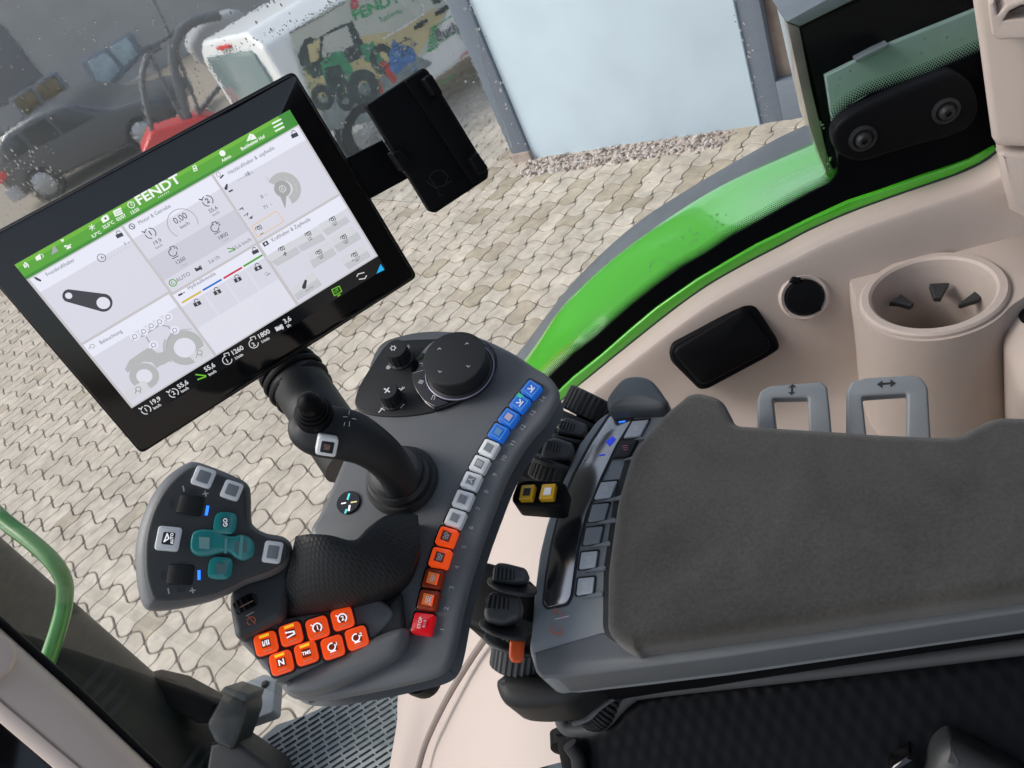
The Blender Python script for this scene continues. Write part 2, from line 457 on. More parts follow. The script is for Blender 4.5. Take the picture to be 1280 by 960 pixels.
def glassmat(name, tint, refl=1., ior=1.45):
    m = bpy.data.materials.new(name); m.use_nodes = True; nt = m.node_tree; N = nt.nodes; L = nt.links; N.clear()
    o = N.new('ShaderNodeOutputMaterial'); t = N.new('ShaderNodeBsdfTransparent'); t.inputs[0].default_value = (*tint, 1)
    g = N.new('ShaderNodeBsdfGlossy'); g.inputs['Roughness'].default_value = .02; f = N.new('ShaderNodeFresnel'); f.inputs[0].default_value = ior
    mm = N.new('ShaderNodeMath'); mm.operation = 'MULTIPLY'; mm.inputs[1].default_value = refl; L.new(f.outputs[0], mm.inputs[0])
    x = N.new('ShaderNodeMixShader'); L.new(mm.outputs[0], x.inputs[0]); L.new(t.outputs[0], x.inputs[1]); L.new(g.outputs[0], x.inputs[2]); L.new(x.outputs[0], o.inputs[0])
    return m
m_pane = glassmat('cab window glass', (.94, .95, .945), .12)
m_edge = mat('glass edge', (.21, .19, .175), rough=.15, var=.2, vs=20, coat=.6)
m_drop = bpy.data.materials.new('water drop'); m_drop.use_nodes = True
_b = m_drop.node_tree.nodes['Principled BSDF']; _b.inputs['Transmission Weight'].default_value = 1; _b.inputs['Roughness'].default_value = .02; _b.inputs['IOR'].default_value = 1.33

# ================================================================ GROUND
WD = Vector((math.cos(math.radians(-48)), math.sin(math.radians(-48)), 0)); WN = Vector((-WD.y, WD.x, 0))
build('ground', [Vector((x * 150, y * 150, 0)) for x, y in ((-1, -1), (1, -1), (1, 1), (-1, 1))], [(0, 1, 2, 3)], m_joint, smooth=False)
tag(bpy.data.objects['ground'], kind='structure')
PC = G(690, 300)
def paving():
    a, b = .163, .176; A = .035
    V = []; F = []; tone = []; n = 8
    H = {}
    for i in range(-75, 60):
        for j in range(-16, 74):
            c = WD * (a * (i + .5)) + WN * (b * (j + .5))
            if not (-10.5 < c.x < 6 and 1 < c.y < 13): continue
            if c.dot(WN) > 5.32 and c.dot(WD) > -3.95 and False: continue
            s = 1 if (i + j) % 2 == 0 else -1
            ring = []
            def bul(t, s=s): return s * A * math.sin(PI * t) + 0
            def ske(t): return .008 * math.sin(2 * PI * t)
            for k in range(n): t = k / n; ring.append((i * a + a * t, j * b - bul(t) + ske(t)))
            for k in range(n): t = k / n; ring.append(((i + 1) * a - .33 * bul(t) - 1.8 * ske(t), j * b + b * t))
            for k in range(n): t = 1 - k / n; ring.append((i * a + a * t, (j + 1) * b + bul(t) + ske(t)))
            for k in range(n): t = 1 - k / n; ring.append((i * a + .33 * bul(t) - 1.8 * ske(t), j * b + b * t))
            dz = random.uniform(-.0015, .0015); tx = random.uniform(-.012, .012); ty = random.uniform(-.012, .012)
            cyy = b * (j + .5); ring = [(x_, cyy + (y_ - cyy) * .972) for x_, y_ in ring]; ring = [tuple(Vector(ring[k_ - 1]) * .25 + Vector(ring[k_]) * .5 + Vector(ring[(k_ + 1) % len(ring)]) * .25) for k_ in range(len(ring))]; q1 = inset(ring, .0016); q2 = inset(ring, .0055); base = len(V); cx = a * (i + .5); cy = b * (j + .5)
            for (x, y) in q1: V.append(WD * x + WN * y + UP * .004)
            for (x, y) in q2: V.append(WD * x + WN * y + UP * (.0105 + dz + tx * (x - cx) + ty * (y - cy)))
            m = len(ring)
            for k in range(m): l = (k + 1) % m; F.append((base + k, base + l, base + m + l, base + m + k))
            F.append(tuple(base + m + k for k in range(m)))
            # drifting patches of darker stones
            ph = math.sin(c.x * 1.3 + 2) * math.sin(c.y * 1.1 + c.x * .5)
            tv = random.random()
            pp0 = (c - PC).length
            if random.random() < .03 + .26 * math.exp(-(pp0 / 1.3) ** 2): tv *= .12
            elif tv < .3: tv = .3 + tv * .6
            tone += [tv] * (2 * m)
    o = build('paving_stones', V, F, m_stone, smooth=False)
    at = o.data.attributes.new('tone', 'FLOAT', 'POINT'); at.data.foreach_set('value', tone)
    tag(o, kind='structure')
paving()

# ================================================================ WALL + DOOR
g0 = G(668, 199); g1 = G(950, 158)
wd = (g1 - g0).normalized(); wn = Vector((wd.y, -wd.x, 0))
if wn.dot(CAM - g0) < 0: wn = -wn
WP = PL(g0, wn, wd)
def wbox(u0, u1, z0, z1, h0, h1, r=.004): return slabgeo(WP, [(u0, z0), (u1, z0), (u1, z1), (u0, z1)] if WP.v.z > 0 else [(u0, -z0), (u1, -z0), (u1, -z1), (u0, -z1)], h1, h0, r, 2)
wl = (g1 - g0).length
W = thing('facade_wall', 'pale blue rendered wall section standing behind a strip of gravel', 'wall', g0)
Geo().add(*wbox(0, wl, -.02, 3.4, -.35, 0)).make('wall_panel', m_wall, W)
Geo().add(*wbox(-.19, -.004, .1, 3.4, -.30, .03)).make('corner_post', m_wframe, W)
Geo().add(*wbox(-.20, -.0, -.02, .097, -.32, .045)).make('post_foot', m_gravel, W)
D = thing('glazed_door', 'tall glazed door with slate blue frame at the right of the pale wall', 'door', g1 + wd * .01)
g = Geo()
for u0, u1, z0, z1 in ((.006, .16, 0, 3.4), (.16, .95, 0, .30), (.52, .64, .303, 3.4), (.953, 1.1, 0, 3.4)): g.add(*wbox(wl + u0, wl + u1, z0, z1, -.14, -.02))
g.make('door_frame', m_wframe, D)
Geo().add(*wbox(wl + .163, wl + .517, .303, 3.4, -.10, -.085)).add(*wbox(wl + .643, wl + .95, .303, 3.4, -.10, -.085)).make('door_glass', mat('brown reflection door glass', (.20, .16, .14), rough=.15, var=.5, vs=3), D)  # mottled brown base colour paints the reflection in the door glass
g = Geo()
for k in range(900):
    u = random.uniform(-.02, wl * .9); w = random.uniform(.02, .34 - .1 * u / wl)
    o = WP.w(u, 0, w) ; o.z = .008
    r = random.uniform(.010, .024); q = []
    for t in range(7):
        a = t / 7 * 2 * PI; q.append(r * random.uniform(.7, 1.15))
    V = [o + Vector((math.cos(t / 7 * 2 * PI) * q[t], math.sin(t / 7 * 2 * PI) * q[t], 0)) for t in range(7)]
    V += [o + Vector((math.cos(t / 7 * 2 * PI) * q[t] * .6, math.sin(t / 7 * 2 * PI) * q[t] * .6, r * random.uniform(.5, 1.))) for t in range(7)]
    g.add(V, [(t, (t + 1) % 7, 7 + (t + 1) % 7, 7 + t) for t in range(7)] + [tuple(7 + t for t in range(7))], random.choice((0, 0, 1, 2)))
o = g.make('gravel', [m_gravel, mat('pale gravel', (.58, .52, .48), rough=.8, var=.2), mat('dark gravel', (.2, .16, .14), rough=.8, var=.2)], None, smooth=False)
tag(o, 'loose pinkish gravel strip along the foot of the pale wall', 'gravel', kind='stuff')

# ================================================================ VAN
va = math.radians(25)
vd = Vector((math.cos(va), math.sin(va), 0)); vn = Vector((math.sin(va), -math.cos(va), 0))
vg = G(472, 207)
VP = PL(vg, vn, vd)          # side plane, v = up
u0 = VP.loc(333, 58)[0]
vtop = 1.72
print('VAN', u0, vtop, VP.v)
VAN = thing('delivery_van', 'white delivery van with a printed farm picture and green lettering on its side', 'van', VP.w(u0 + 2, 0, -1))
RP = PL(VP.w(u0, 0, 0), -vd, vn)   # rear plane: u towards the camera side (0 = side), v?
print('RP v', RP.v)
sv_ = 1 if RP.v.z > 0 else -1
prof = [(0, .38), (0.02, 1.0), (-.02, 1.55), (-.12, vtop - .1), (-.26, vtop), (-1.6, vtop), (-1.78, vtop - .1), (-1.88, 1.55), (-1.92, 1.0), (-1.9, .38)]
V_, F_ = slabgeo(RP, rnd([(a, b * sv_) for a, b in prof], .07, 4), .03, -4.9, .05, 4)
build('body', V_, F_, m_vanw, VAN)
V_, F_ = slabgeo(RP, rnd([(a, b * sv_) for a, b in ((-.20, .80), (-.27, vtop - .16), (-1.66, vtop - .16), (-1.72, .80))], .1, 4), .062, .03, .01, 2)
build('rear_window', V_, F_, m_vglass, VAN)
V_, F_ = slabgeo(RP, rnd([(a, b * sv_) for a, b in ((-.75, vtop - .11), (-.75, vtop - .07), (-1.15, vtop - .07), (-1.15, vtop - .11))], .02, 3), .068, .04, .01, 2)
build('brake_lamp', V_, F_, m_taill, VAN)
V_, F_ = slabgeo(RP, rnd([(a, b * sv_) for a, b in ((.0, .38), (.0, .62), (-1.9, .62), (-1.9, .38))], .05, 3), .12, .03, .03, 2)
build('rear_bumper', V_, F_, mat('grey bumper', (.16, .18, .2), rough=.6), VAN)
for uw in (VP.loc(461, 165)[0], VP.loc(461, 165)[0] + 2.9):
    o_ = VP.w(uw, .33 if VP.v.z > 0 else -.33, 0)
    V_, F_ = lathegeo(o_ - vn * .16, vn, [(.32, 0), (.335, .04), (.335, .17), (.31, .2), (.22, .19), (.2, .15), (0.001, .15)], 36)
    w_ = build('wheel', V_, F_, m_tyre, VAN)
    V_, F_ = lathegeo(o_, vn, [(.205, -.02), (.2, .0), (.17, -.01), (.06, .015), (0.001, .02)], 30, ribs=10, ribd=.06, ribr=(2, 2))
    build('wheel_rim', V_, F_, m_rim, w_)
    V_, F_ = lathegeo(o_, vn, [(.40, -.03), (.42, .012), (.40, .02), (.345, .012), (.34, -.1)], 36)
    build('wheel_arch', V_, F_, mat('black arch trim', (.03, .03, .03), rough=.7) if 'black arch trim' not in MATS else MATS['black arch trim'], VAN)
ik = Ink(VP, .026)
cy = mat('print wheat yellow', (.55, .47, .25), rough=.5, var=.15, vs=3); csky = mat('print pale sky', (.50, .52, .46), rough=.5, var=.1, vs=2)
cg = mat('print machine green', (.05, .26, .13), rough=.5, var=.35, vs=9); cdk = mat('print dark tone', (.045, .06, .06), rough=.5, var=.5, vs=14)
cr_ = mat('print machine red', (.5, .05, .035), rough=.5, var=.2); cb = mat('print implement blue', (.06, .17, .42), rough=.5, var=.5, vs=16)
clt = mat('print green letters', (.02, .33, .12), rough=.5, var=0); cgy = mat('print grey letters', (.12, .13, .14), rough=.5, var=0); cred = mat('print pinkish red', (.55, .07, .09), rough=.5, var=0)
clt0 = mat('print light tone', (.34, .38, .34), rough=.5, var=.3, vs=10); cb2 = mat('print light blue', (.2, .34, .55), rough=.5, var=.3)
cmid = mat('print mid grey', (.20, .235, .235), rough=.5, var=.3, vs=10)
ik.poly([(362, 40), (420, 5), (560, -60), (575, -22), (540, 60), (520, 78), (440, 130), (395, 150)], csky, .0005)
ik.poly([(372, 66), (400, 52), (500, 38), (540, 10), (556, 18), (522, 70), (440, 130), (396, 140)], cy, .001)
ik.poly([(395, 122), (440, 118), (470, 100), (500, 80), (520, 70), (540, 78), (520, 100), (470, 150), (410, 165)], cmid, .0015)
# tractor picture
ik.poly([(372, 68), (380, 50), (388, 46), (395, 50), (402, 44), (420, 34), (440, 26), (452, 50), (462, 66), (440, 78), (412, 92), (392, 98), (376, 82)], cdk, .002)
ik.poly([(384, 56), (400, 48), (398, 74), (388, 80)], cy, .0025); ik.poly([(404, 46), (434, 32), (442, 56), (420, 68), (402, 72)], csky, .0025)
ik.poly([(400, 78), (416, 66), (428, 64), (440, 84), (446, 112), (424, 124), (408, 108)], cg, .003)
ik.poly([(405, 86), (424, 80), (438, 112), (424, 126), (410, 112)], cdk, .0035)
ik.poly([(450, 56), (466, 52), (478, 74), (472, 84), (456, 76)], cg, .003)
ik.ring(455, 110, 15, 13, cdk, dh=.009); ik.ring(455, 110, 9, 3, cmid, dh=.0045); ik.disc(455, 110, 6, cmid, .0045)
ik.ring(478, 74, 13, 9, cdk, dh=.0035); ik.ring(403, 122, 11, 9, cdk, dh=.009); ik.ring(432, 126, 8, 8, cdk, dh=.0042)
ik.poly([(474, 78), (482, 76), (496, 100), (492, 106), (486, 98)], cr_, .005); ik.poly([(468, 102), (474, 100), (480, 116), (476, 118)], cr_, .005)
ik.poly([(488, 62), (492, 50), (498, 56), (512, 58), (520, 66), (518, 76), (504, 84), (496, 92), (486, 84)], cb, .004, sm=True)
ik.line([(490, 60), (508, 50)], 1.2, cdk, .005); ik.line([(497, 66), (512, 70)], 1.5, cdk, .005)
for k_ in range(230):
    if k_ < 150: x_ = random.uniform(378, 482); y_ = 92 - (x_ - 430) * .1 + random.uniform(-34, 34); mm_ = random.choice((cdk, cdk, cmid, cg, cdk, clt0))
    elif k_ < 190: x_ = random.uniform(488, 520); y_ = random.uniform(54, 90); mm_ = random.choice((cb, cdk, cb2))
    else: x_ = random.uniform(400, 530); y_ = 150 - (x_ - 380) * .75 + random.uniform(-8, 6); mm_ = random.choice((cy, cmid, cdk))
    if y_ < 32: continue
    q_ = [(x_ + random.uniform(-3.2, 3.2), y_ + random.uniform(-3.2, 3.2)) for _ in range(4)]
    q_.sort(key=lambda p: math.atan2(p[1] - y_, p[0] - x_)); ik.poly(q_, mm_, .0052 + k_ * .00001)
dv = (30, -15)
ik.text('FENDT', 470, 8, 12, clt, (53, -23), True, .009, 1.35); ik.text('TopService', 488, 19, 5.5, clt, (53, -25), False, .009); ik.text('F', 516, -1, 6, clt, (53, -25), True, .009)
ik.ring(443, 5, 4, 4, cred, dh=.009); ik.text('Landtechnik', 470, -8, 5, cred, (53, -25), False, .009)
ik.text('Buchh', 562, 38, 12, cgy, (53, -27), True, .009); ik.text('Te', 579, 44, 9, clt, (53, -27), True, .009)
for k in range(7): ik.line([(538 - k * .6, 36 + k * 4.6), (545 + k * .2, 32.5 + k * 4.4 - k * .2)], 2.0, clt, .009)
ik.line([(537, 37), (577, 12)], 1.0, clt, .009); ik.line([(536, 64), (580, 32)], 1.0, clt, .009)
for a_ in ((574, 74), (576, 70)): ik.line([a_, (a_[0] + 18, a_[1] - 14)], .9, cred, .009)
ik.line([(551, 105), (568, 93)], 1.4, clt, .009)
ik.poly([(538, -2), (553, -6), (551, 2), (543, 6)], cdk, .004)
ik.line([(360, 42), (395, 24), (432, 2)], 1.4, mat('panel gap', (.2, .2, .2), var=0), .004)
ik.line([(522, -2), (529, 10), (528, 18), (500, 36), (478, 48)], 1.6, m_white, .009)
ik.make('side_print', VAN)
for (x, y) in ((527, 30), (553, 13)):
    g = Geo(); c_ = VP.loc(x, y, .05); g.add(*slabgeo(VP, rnd([(c_[0] - .09, c_[1] - .02), (c_[0] + .09, c_[1] - .02), (c_[0] + .09, c_[1] + .02), (c_[0] - .09, c_[1] + .02)], .015), .06, .02, .008, 2))
    g.make('door_handle', m_slot, VAN)

# ================================================================ DARK CAR
cg0 = G(50, 257); cg1 = G(200, 182)
cdir = (cg1 - cg0).normalized(); cn = Vector((cdir.y, -cdir.x, 0)); cn = cn if cn.dot(CAM - cg0) > 0 else -cn
CP_ = PL(cg0, cn, cdir)
print('CAR', (CAM - cg0).length, CP_.v, [CP_.loc(x, y) for x, y in ((5, 205), (88, 143), (150, 138), (200, 148), (260, 150))])
CAR = thing('parked_car', 'charcoal estate car with a red tail lamp parked far behind the screen', 'car', CP_.w(2, 0, -1))
sg = 1 if CP_.v.z > 0 else -1
body = [(-.3, .35), (-.42, .75), (-.38, 1.0), (-.25, 1.15), (.15, 1.55), (.45, 1.66), (1.3, 1.72), (2.1, 1.62), (2.75, 1.15), (3.7, 1.0), (4.1, .8), (4.15, .4), (3.6, .3)]
sc_ = 1.0
body = [(a * .8, b * .8) for a, b in body]
V_, F_ = slabgeo(CP_, rnd([(a, b * sg) for a, b in body], .18, 4), 0, -1.8, .10, 4, rb=.10)
build('body', V_, F_, m_suv, CAR)
for q in ([(.0, 1.14), (.28, 1.48), (.75, 1.56), (.78, 1.12)], [(.84, 1.12), (.82, 1.57), (1.5, 1.6), (1.55, 1.1)], [(1.62, 1.1), (1.58, 1.59), (2.05, 1.52), (2.5, 1.14)]):
    V_, F_ = slabgeo(CP_, rnd([(a * .8, b * .8 * sg) for a, b in q], .05, 3), .008, -.02, .006, 2); build('side_window', V_, F_, m_glassd, CAR)
V_, F_ = slabgeo(CP_, rnd([(a * .8, b * .8 * sg) for a, b in ((-.40, .78), (-.38, 1.02), (-.1, 1.0), (-.12, .86))], .04, 3), .03, -.1, .02, 2); build('tail_lamp', V_, F_, m_taill, CAR)
V_, F_ = slabgeo(CP_, rnd([(a * .8, b * .8 * sg) for a, b in ((-.46, .3), (-.48, .62), (-.1, .62), (-.1, .3))], .04, 3), .03, -1.7, .02, 2); build('rear_bumper', V_, F_, mat('silver bumper', (.35, .36, .37), rough=.5), CAR)
for uw in (.36, 2.56):
    o_ = CP_.w(uw, .30 * sg, 0)
    V_, F_ = lathegeo(o_ - cn * .18, cn, [(.33, 0), (.34, .19), (.31, .21), (.24, .2), (.22, .16), (.001, .16)], 30); w_ = build('wheel', V_, F_, m_tyre, CAR)
    V_, F_ = lathegeo(o_, cn, [(.225, 0), (.2, .025), (.08, .03), (.001, .04)], 30, ribs=10, ribd=.08, ribr=(1, 1)); build('wheel_rim', V_, F_, m_rim, w_)

# ================================================================ FAR BUILDING
fg0 = G(-60, 222); fg1 = G(300, 36)
fd = (fg1 - fg0).normalized(); fn = Vector((fd.y, -fd.x, 0)); fn = fn if fn.dot(CAM - fg0) > 0 else -fn
FP = PL(fg0, fn, fd); sF = 1 if FP.v.z > 0 else -1
print('BLD', (CAM - fg0).length, (CAM - fg1).length, FP.v)
B = thing('grey_building', 'dark grey building with a window strip across the far side of the yard', 'building', FP.w(5, 0, -3))
V_, F_ = slabgeo(FP, [(-14, 0), (34, 0), (34, 9 * sF), (-14, 9 * sF)], 0, -8, .05, 2); build('wall', V_, F_, m_darkwall, B)
def fslab(nm, px, m, h=.12, par=B, r=.03): return slab(nm, m, par, FP, px, h, -.3, r)
f_ = fslab('window', [(100, 78), (162, 42), (180, 66), (128, 120)], m_wframe, .06)
for q in ([(109, 78), (132, 64), (151, 88), (128, 114)], [(136, 60), (158, 46), (174, 68), (155, 84)]): fslab('pane', q, m_skyglass, .1, f_)
f_ = fslab('window', [(10, 124), (68, 90), (96, 126), (40, 158)], m_wframe, .06)
for q in ([(14, 125), (38, 111), (58, 138), (38, 150)], [(41, 109), (66, 94), (88, 122), (62, 136)]): fslab('pane', q, mat('brown mottled window glass', (.13, .10, .05), rough=.2, var=.6, vs=4), .1, f_)  # brown mottled panes suggest the wooden things seen there
fslab('plinth', [(118, 128), (190, 86), (235, 120), (140, 150)], m_conc, .25)
fslab('gable_panel', [(-60, 60), (0, 30), (52, 95), (8, 130), (-60, 165)], mat('paler grey cladding', (.15, .155, .165), rough=.8), .05)
# hedge along the building
def bush(name, label, px, py, n, sx, sy, sz, col, par=None):
    c = G(px, py); g = Geo()
    for k in range(n):
        th = random.uniform(0, 2 * PI); ph = random.uniform(0, 1); rr = random.uniform(.5, 1) ** .5
        p = c + fd * (math.cos(th) * sx * rr) + fn * (math.sin(th) * sy * rr) + UP * (sz * ph * (1 - .5 * rr * rr) + .03)
        a = Vector((random.gauss(0, 1), random.gauss(0, 1), random.gauss(0, 1))).normalized(); b = a.cross(UP + a * .1).normalized(); s = random.uniform(.04, .09)
        g.add([p - a * s, p + b * s * .6, p + a * s, p - b * s * .6], [(0, 1, 2, 3)])
    o = g.make(name, col, None, smooth=False); tag(o, label, 'shrub', kind='stuff' if par else None); return o
m_leaf = mat('shrub leaf', (.05, .10, .035), rough=.6, var=.4, vs=3); m_leafd = mat('brown hedge leaf', (.07, .055, .035), rough=.7, var=.4, vs=3)
bush('garden_shrub', 'small bright green shrub behind the charcoal car', 104, 156, 500, .55, .3, .9, m_leaf)
bush('low_hedge', 'dark ragged hedge to the left behind the charcoal car', 28, 190, 1800, 2.3, .5, 1.0, m_leafd)

# ================================================================ RED MACHINE with hoses
RG = G(245, 190)
RPn = (CAM - RG); RPn.z = 0; RPn.normalize()
RD = UP.cross(RPn); RDP = PL(RG, RPn, RD)
RM = thing('red_implement', 'red farm implement with looping grey hoses behind the screen corner', 'implement', RG)
slab('machine_body', m_red, RM, RDP, [(178, 192), (188, 166), (250, 145), (300, 150), (330, 200), (200, 250)], .25, -.5, .05, rc=.05)
for pts, r in (([(191, 168), (182, 130), (178, 95), (186, 68), (200, 58)], .045), ([(236, 152), (224, 110), (216, 72), (222, 45), (240, 28), (275, 18)], .075), ([(252, 150), (238, 110), (226, 80), (215, 50)], .03), ([(228, 150), (205, 105), (190, 72), (176, 62)], .025), ([(176, 62), (200, 52), (226, 34)], .03), ([(215, 50), (190, -5)], .02)):
    V_, F_ = tubegeo([Vector(q) for q in spl([tuple(RDP.hit(x, y, .05)) for x, y in pts], 6, False)], r, 10); build('hose', V_, F_, m_hose, RM)
V_, F_ = tubegeo([RDP.hit(240, 150, -.2), RDP.hit(330, 40, -.2)], .04, 8); build('support_strut', V_, F_, m_hose, RM)
slab('tank', m_darkwall, RM, RDP, [(232, 60), (250, 30), (300, 8), (330, 40), (300, 80), (262, 90)], -.25, -1, .1, rc=.2)
# ================================================================ CAB WINDOW
def hitL(px, py, l):
    r = cv(px, py); return CAM + r * (l / r.dot(LD))
LW = .72
WPL = PL(TL(0, LW, 0), -LD, TD)
def LP(l): return PL(TL(0, l, 0), -LD, TD)
E_ = [(500, 1000), (500, 900), (503, 850), (530, 760), (590, 640), (645, 560), (704, 499), (745, 464), (787, 430), (840, 388), (885, 356), (932, 329), (980, 304), (1010, 288), (1060, 266), (1120, 244), (1192, 219), (1225, 204), (1245, 189), (1275, 160), (1330, 110)]
WIN = thing('side_window', 'large rain speckled side window behind the terminal, with a black printed edge', 'window', TL(-.6, LW, -1))
euv = [WPL.loc(x, y) for x, y in E_[:-3]]
poly_ = spl(euv, 4, False) + [WPL.loc(1239, 173), (.30, .75), (-1.75, .75), (-1.75, -1.45), (-.9, -1.45)]
V_, F_ = slabgeo(WPL, poly_, 0, -.005, .001, 1); build('glass_pane', V_, F_, m_pane, WIN, smooth=False)
C1 = [(687, 470), (717, 441), (743, 422), (767, 400), (790, 380), (820, 356), (851, 333), (882, 316), (912, 295), (955, 272), (985, 255), (1012, 240), (1035, 229), (1046, 215), (1047, 190), (1043, 165), (1046, 148), (1060, 132), (1087, 116), (1150, 95), (1190, 78), (1228, 62)]
C2 = [(699, 489), (717, 472), (750, 446), (790, 411), (820, 386), (870, 351), (907, 329), (945, 307), (980, 290), (1010, 275), (1060, 252), (1100, 239), (1150, 221), (1187, 209), (1212, 200), (1244, 183)]
C3 = [(600, 590), (650, 540), (697, 500), (740, 463), (790, 432), (890, 370), (990, 310), (1115, 250), (1190, 213), (1243, 192), (1300, 165)]
fr = [(560, 640), (640, 530)] + C1 + [(1260, 50), (1260, 175)] + C2[::-1] + [(650, 548), (575, 655)]
m_wet = bpy.data.materials.new('misted glass'); m_wet.use_nodes = True; _nt = m_wet.node_tree; _N = _nt.nodes; _N.clear()
_o = _N.new('ShaderNodeOutputMaterial'); _t = _N.new('ShaderNodeBsdfTransparent'); _t.inputs[0].default_value = (.98, .98, .98, 1)
_r = _N.new('ShaderNodeBsdfRefraction'); _r.inputs['IOR'].default_value = 1.03; _r.inputs['Roughness'].default_value = .07; _r.inputs['Color'].default_value = (.98, .99, 1, 1)
_tr = _N.new('ShaderNodeBsdfTranslucent'); _tr.inputs[0].default_value = (.8, .84, .86, 1)
_tcw = _N.new('ShaderNodeTexCoord'); _nz = _N.new('ShaderNodeTexNoise'); _nz.inputs['Scale'].default_value = 260; _nz.inputs['Detail'].default_value = 2
_nt.links.new(_tcw.outputs['Object'], _nz.inputs['Vector']); _bp = _N.new('ShaderNodeBump'); _bp.inputs['Strength'].default_value = .22; _bp.inputs['Distance'].default_value = .001
_nt.links.new(_nz.outputs['Fac'], _bp.inputs['Height']); _nt.links.new(_bp.outputs[0], _r.inputs['Normal'])
_m1 = _N.new('ShaderNodeMixShader'); _m1.inputs[0].default_value = 1.0; _nt.links.new(_t.outputs[0], _m1.inputs[1]); _nt.links.new(_r.outputs[0], _m1.inputs[2])
_m2 = _N.new('ShaderNodeMixShader'); _m2.inputs[0].default_value = .035; _nt.links.new(_m1.outputs[0], _m2.inputs[1]); _nt.links.new(_tr.outputs[0], _m2.inputs[2]); _nt.links.new(_m2.outputs[0], _o.inputs[0])
_wf = [WPL.w(*WPL.loc(x, y), -.0062) for x, y in ((-90, 300), (-90, -30), (578, -30), (603, 80), (640, 190), (560, 260), (300, 240), (60, 300))]
_V, _F = slabgeo(WPL, [WPL.loc(x, y) for x, y in ((-90, 300), (-90, -30), (578, -30), (603, 80), (640, 190), (560, 260), (300, 240), (60, 300))], -.0062, -.0072, .0001, 1)
build('misted_film', _V, _F, m_wet, WIN, smooth=False)
V_, F_ = slabgeo(WPL, [WPL.loc(x, y) for x, y in fr], .0025, .0006, .0003, 1); build('printed_border', V_, F_, m_frit, WIN, smooth=False)
C3f = [p for p in E_ if p[0] >= 645 and p[0] <= 1245]
V_, F_ = slabgeo(WPL, [WPL.loc(x, y, .006) for x, y in [(640, 545)] + C2 + [(1246, 190)] + C3f[::-1][1:]], .006, .0, .002, 3); build('green_frame', V_, F_, m_green, WIN)
V_, F_ = tubegeo([Vector(q) for q in spl([tuple(WPL.w(*WPL.loc(x, y, .005), .005)) for x, y in C3f], 5, False)], .0018, 8); build('frame_gasket', V_, F_, m_slot, WIN)
g = Geo()
path = [Vector((*WPL.loc(x, y), 0)) for x, y in C1]
path = [Vector(p) for p in spl([tuple(p) for p in path], 10, False)]
acc = []; L_ = 0
for i in range(len(path) - 1):
    acc.append((L_, path[i], path[i + 1])); L_ += (path[i + 1] - path[i]).length
def along(s):
    for l, a, b in reversed(acc):
        if s >= l:
            d = (b - a); n_ = max(1e-9, d.length); t = (s - l) / n_
            return a + d * min(1, t), d / n_
for row in range(6):
    off = .0009 + row * .0019; r = .00120 - row * .00013; s = (row % 2) * .00115
    while s < L_:
        p, d = along(s); q = p + Vector((-d.y, d.x, 0)) * off
        g.add([WPL.w(q.x + r * math.cos(a * PI / 3), q.y + r * math.sin(a * PI / 3), .0012) for a in range(6)], [tuple(range(6))]); s += .0023
g.make('printed_dots', m_frit, WIN, smooth=False)
# hinge plate
def z6(l): return [(960 + x / 3.694, y / 3.694) for x, y in l]
hp_ = slab('hinge_plate', m_black, WIN, WPL, z6([(300, 640), (320, 580), (400, 520), (550, 450), (700, 390), (830, 340), (890, 345), (940, 390), (970, 460), (968, 530), (930, 590), (850, 630), (700, 670), (550, 715), (450, 745), (380, 742), (320, 705)]), .018, .002, .004, smooth_=True)
for x, y in z6([(437, 637), (820, 510)]):
    o_ = WPL.w(*WPL.loc(x, y, .018), .018); k = WPL.sc(x, y)
    V_, F_ = lathegeo(o_, -LD, [(16 * k, 0), (16 * k, .002), (12 * k, .003), (10 * k, .0015), (9 * k, .0015), (9 * k, .006), (6 * k, .0085), (3.4 * k, .0085), (3 * k, .005), (.0001, .005)], 28)
    build('bolt', V_, F_, m_char, hp_)
# rain drops on the outside of the pane
g = Geo()
def drop(px, py, r, asp=1.):
    c = WPL.w(*WPL.loc(px, py, -.006), -.006); V = []; F = []; n = 8; a0 = random.uniform(0, PI)
    for j, (rr, hh) in enumerate(((1, 0), (.85, .35), (.5, .55))):
        for k in range(n):
            a = 2 * PI * k / n + a0; V.append(c + (TD * math.cos(a) + UP * math.sin(a) * asp) * r * rr + LD * hh * r)
    V.append(c + LD * .62 * r)
    for j in range(2):
        for k in range(n): F.append((j * n + k, j * n + (k + 1) % n, (j + 1) * n + (k + 1) % n, (j + 1) * n + k))
    for k in range(n): F.append((2 * n + k, 2 * n + (k + 1) % n, 3 * n))
    F.append(tuple(range(n - 1, -1, -1)))
    g.add(V, F)
def scatter(n, poly, r0, r1, asp=(1, 1)):
    xs = [p[0] for p in poly]; ys = [p[1] for p in poly]; c = 0
    while c < n:
        x = random.uniform(min(xs), max(xs)); y = random.uniform(min(ys), max(ys))
        ins = False
        for i in range(len(poly)):
            (x1, y1), (x2, y2) = poly[i - 1], poly[i]
            if (y1 > y) != (y2 > y) and x < (x2 - x1) * (y - y1) / (y2 - y1) + x1: ins = not ins
        if ins: drop(x, y, random.uniform(r0, r1) * random.choice((1, 1, .6)), random.uniform(*asp)); c += 1
scatter(70, [(790, 350), (840, 290), (905, 262), (925, 278), (850, 340), (800, 380)], .0006, .0022)
scatter(120, [(0, 10), (420, 0), (230, 100), (180, 60), (0, 240)], .0004, .0012, (1, 2))
scatter(80, [(0, 190), (60, 180), (90, 225), (40, 260), (0, 275)], .0004, .0010, (1, 3))
scatter(150, [(238, 100), (246, 78), (330, 40), (420, 0), (440, 0), (335, 50), (256, 84), (252, 110), (270, 140), (258, 140)], .0004, .001)
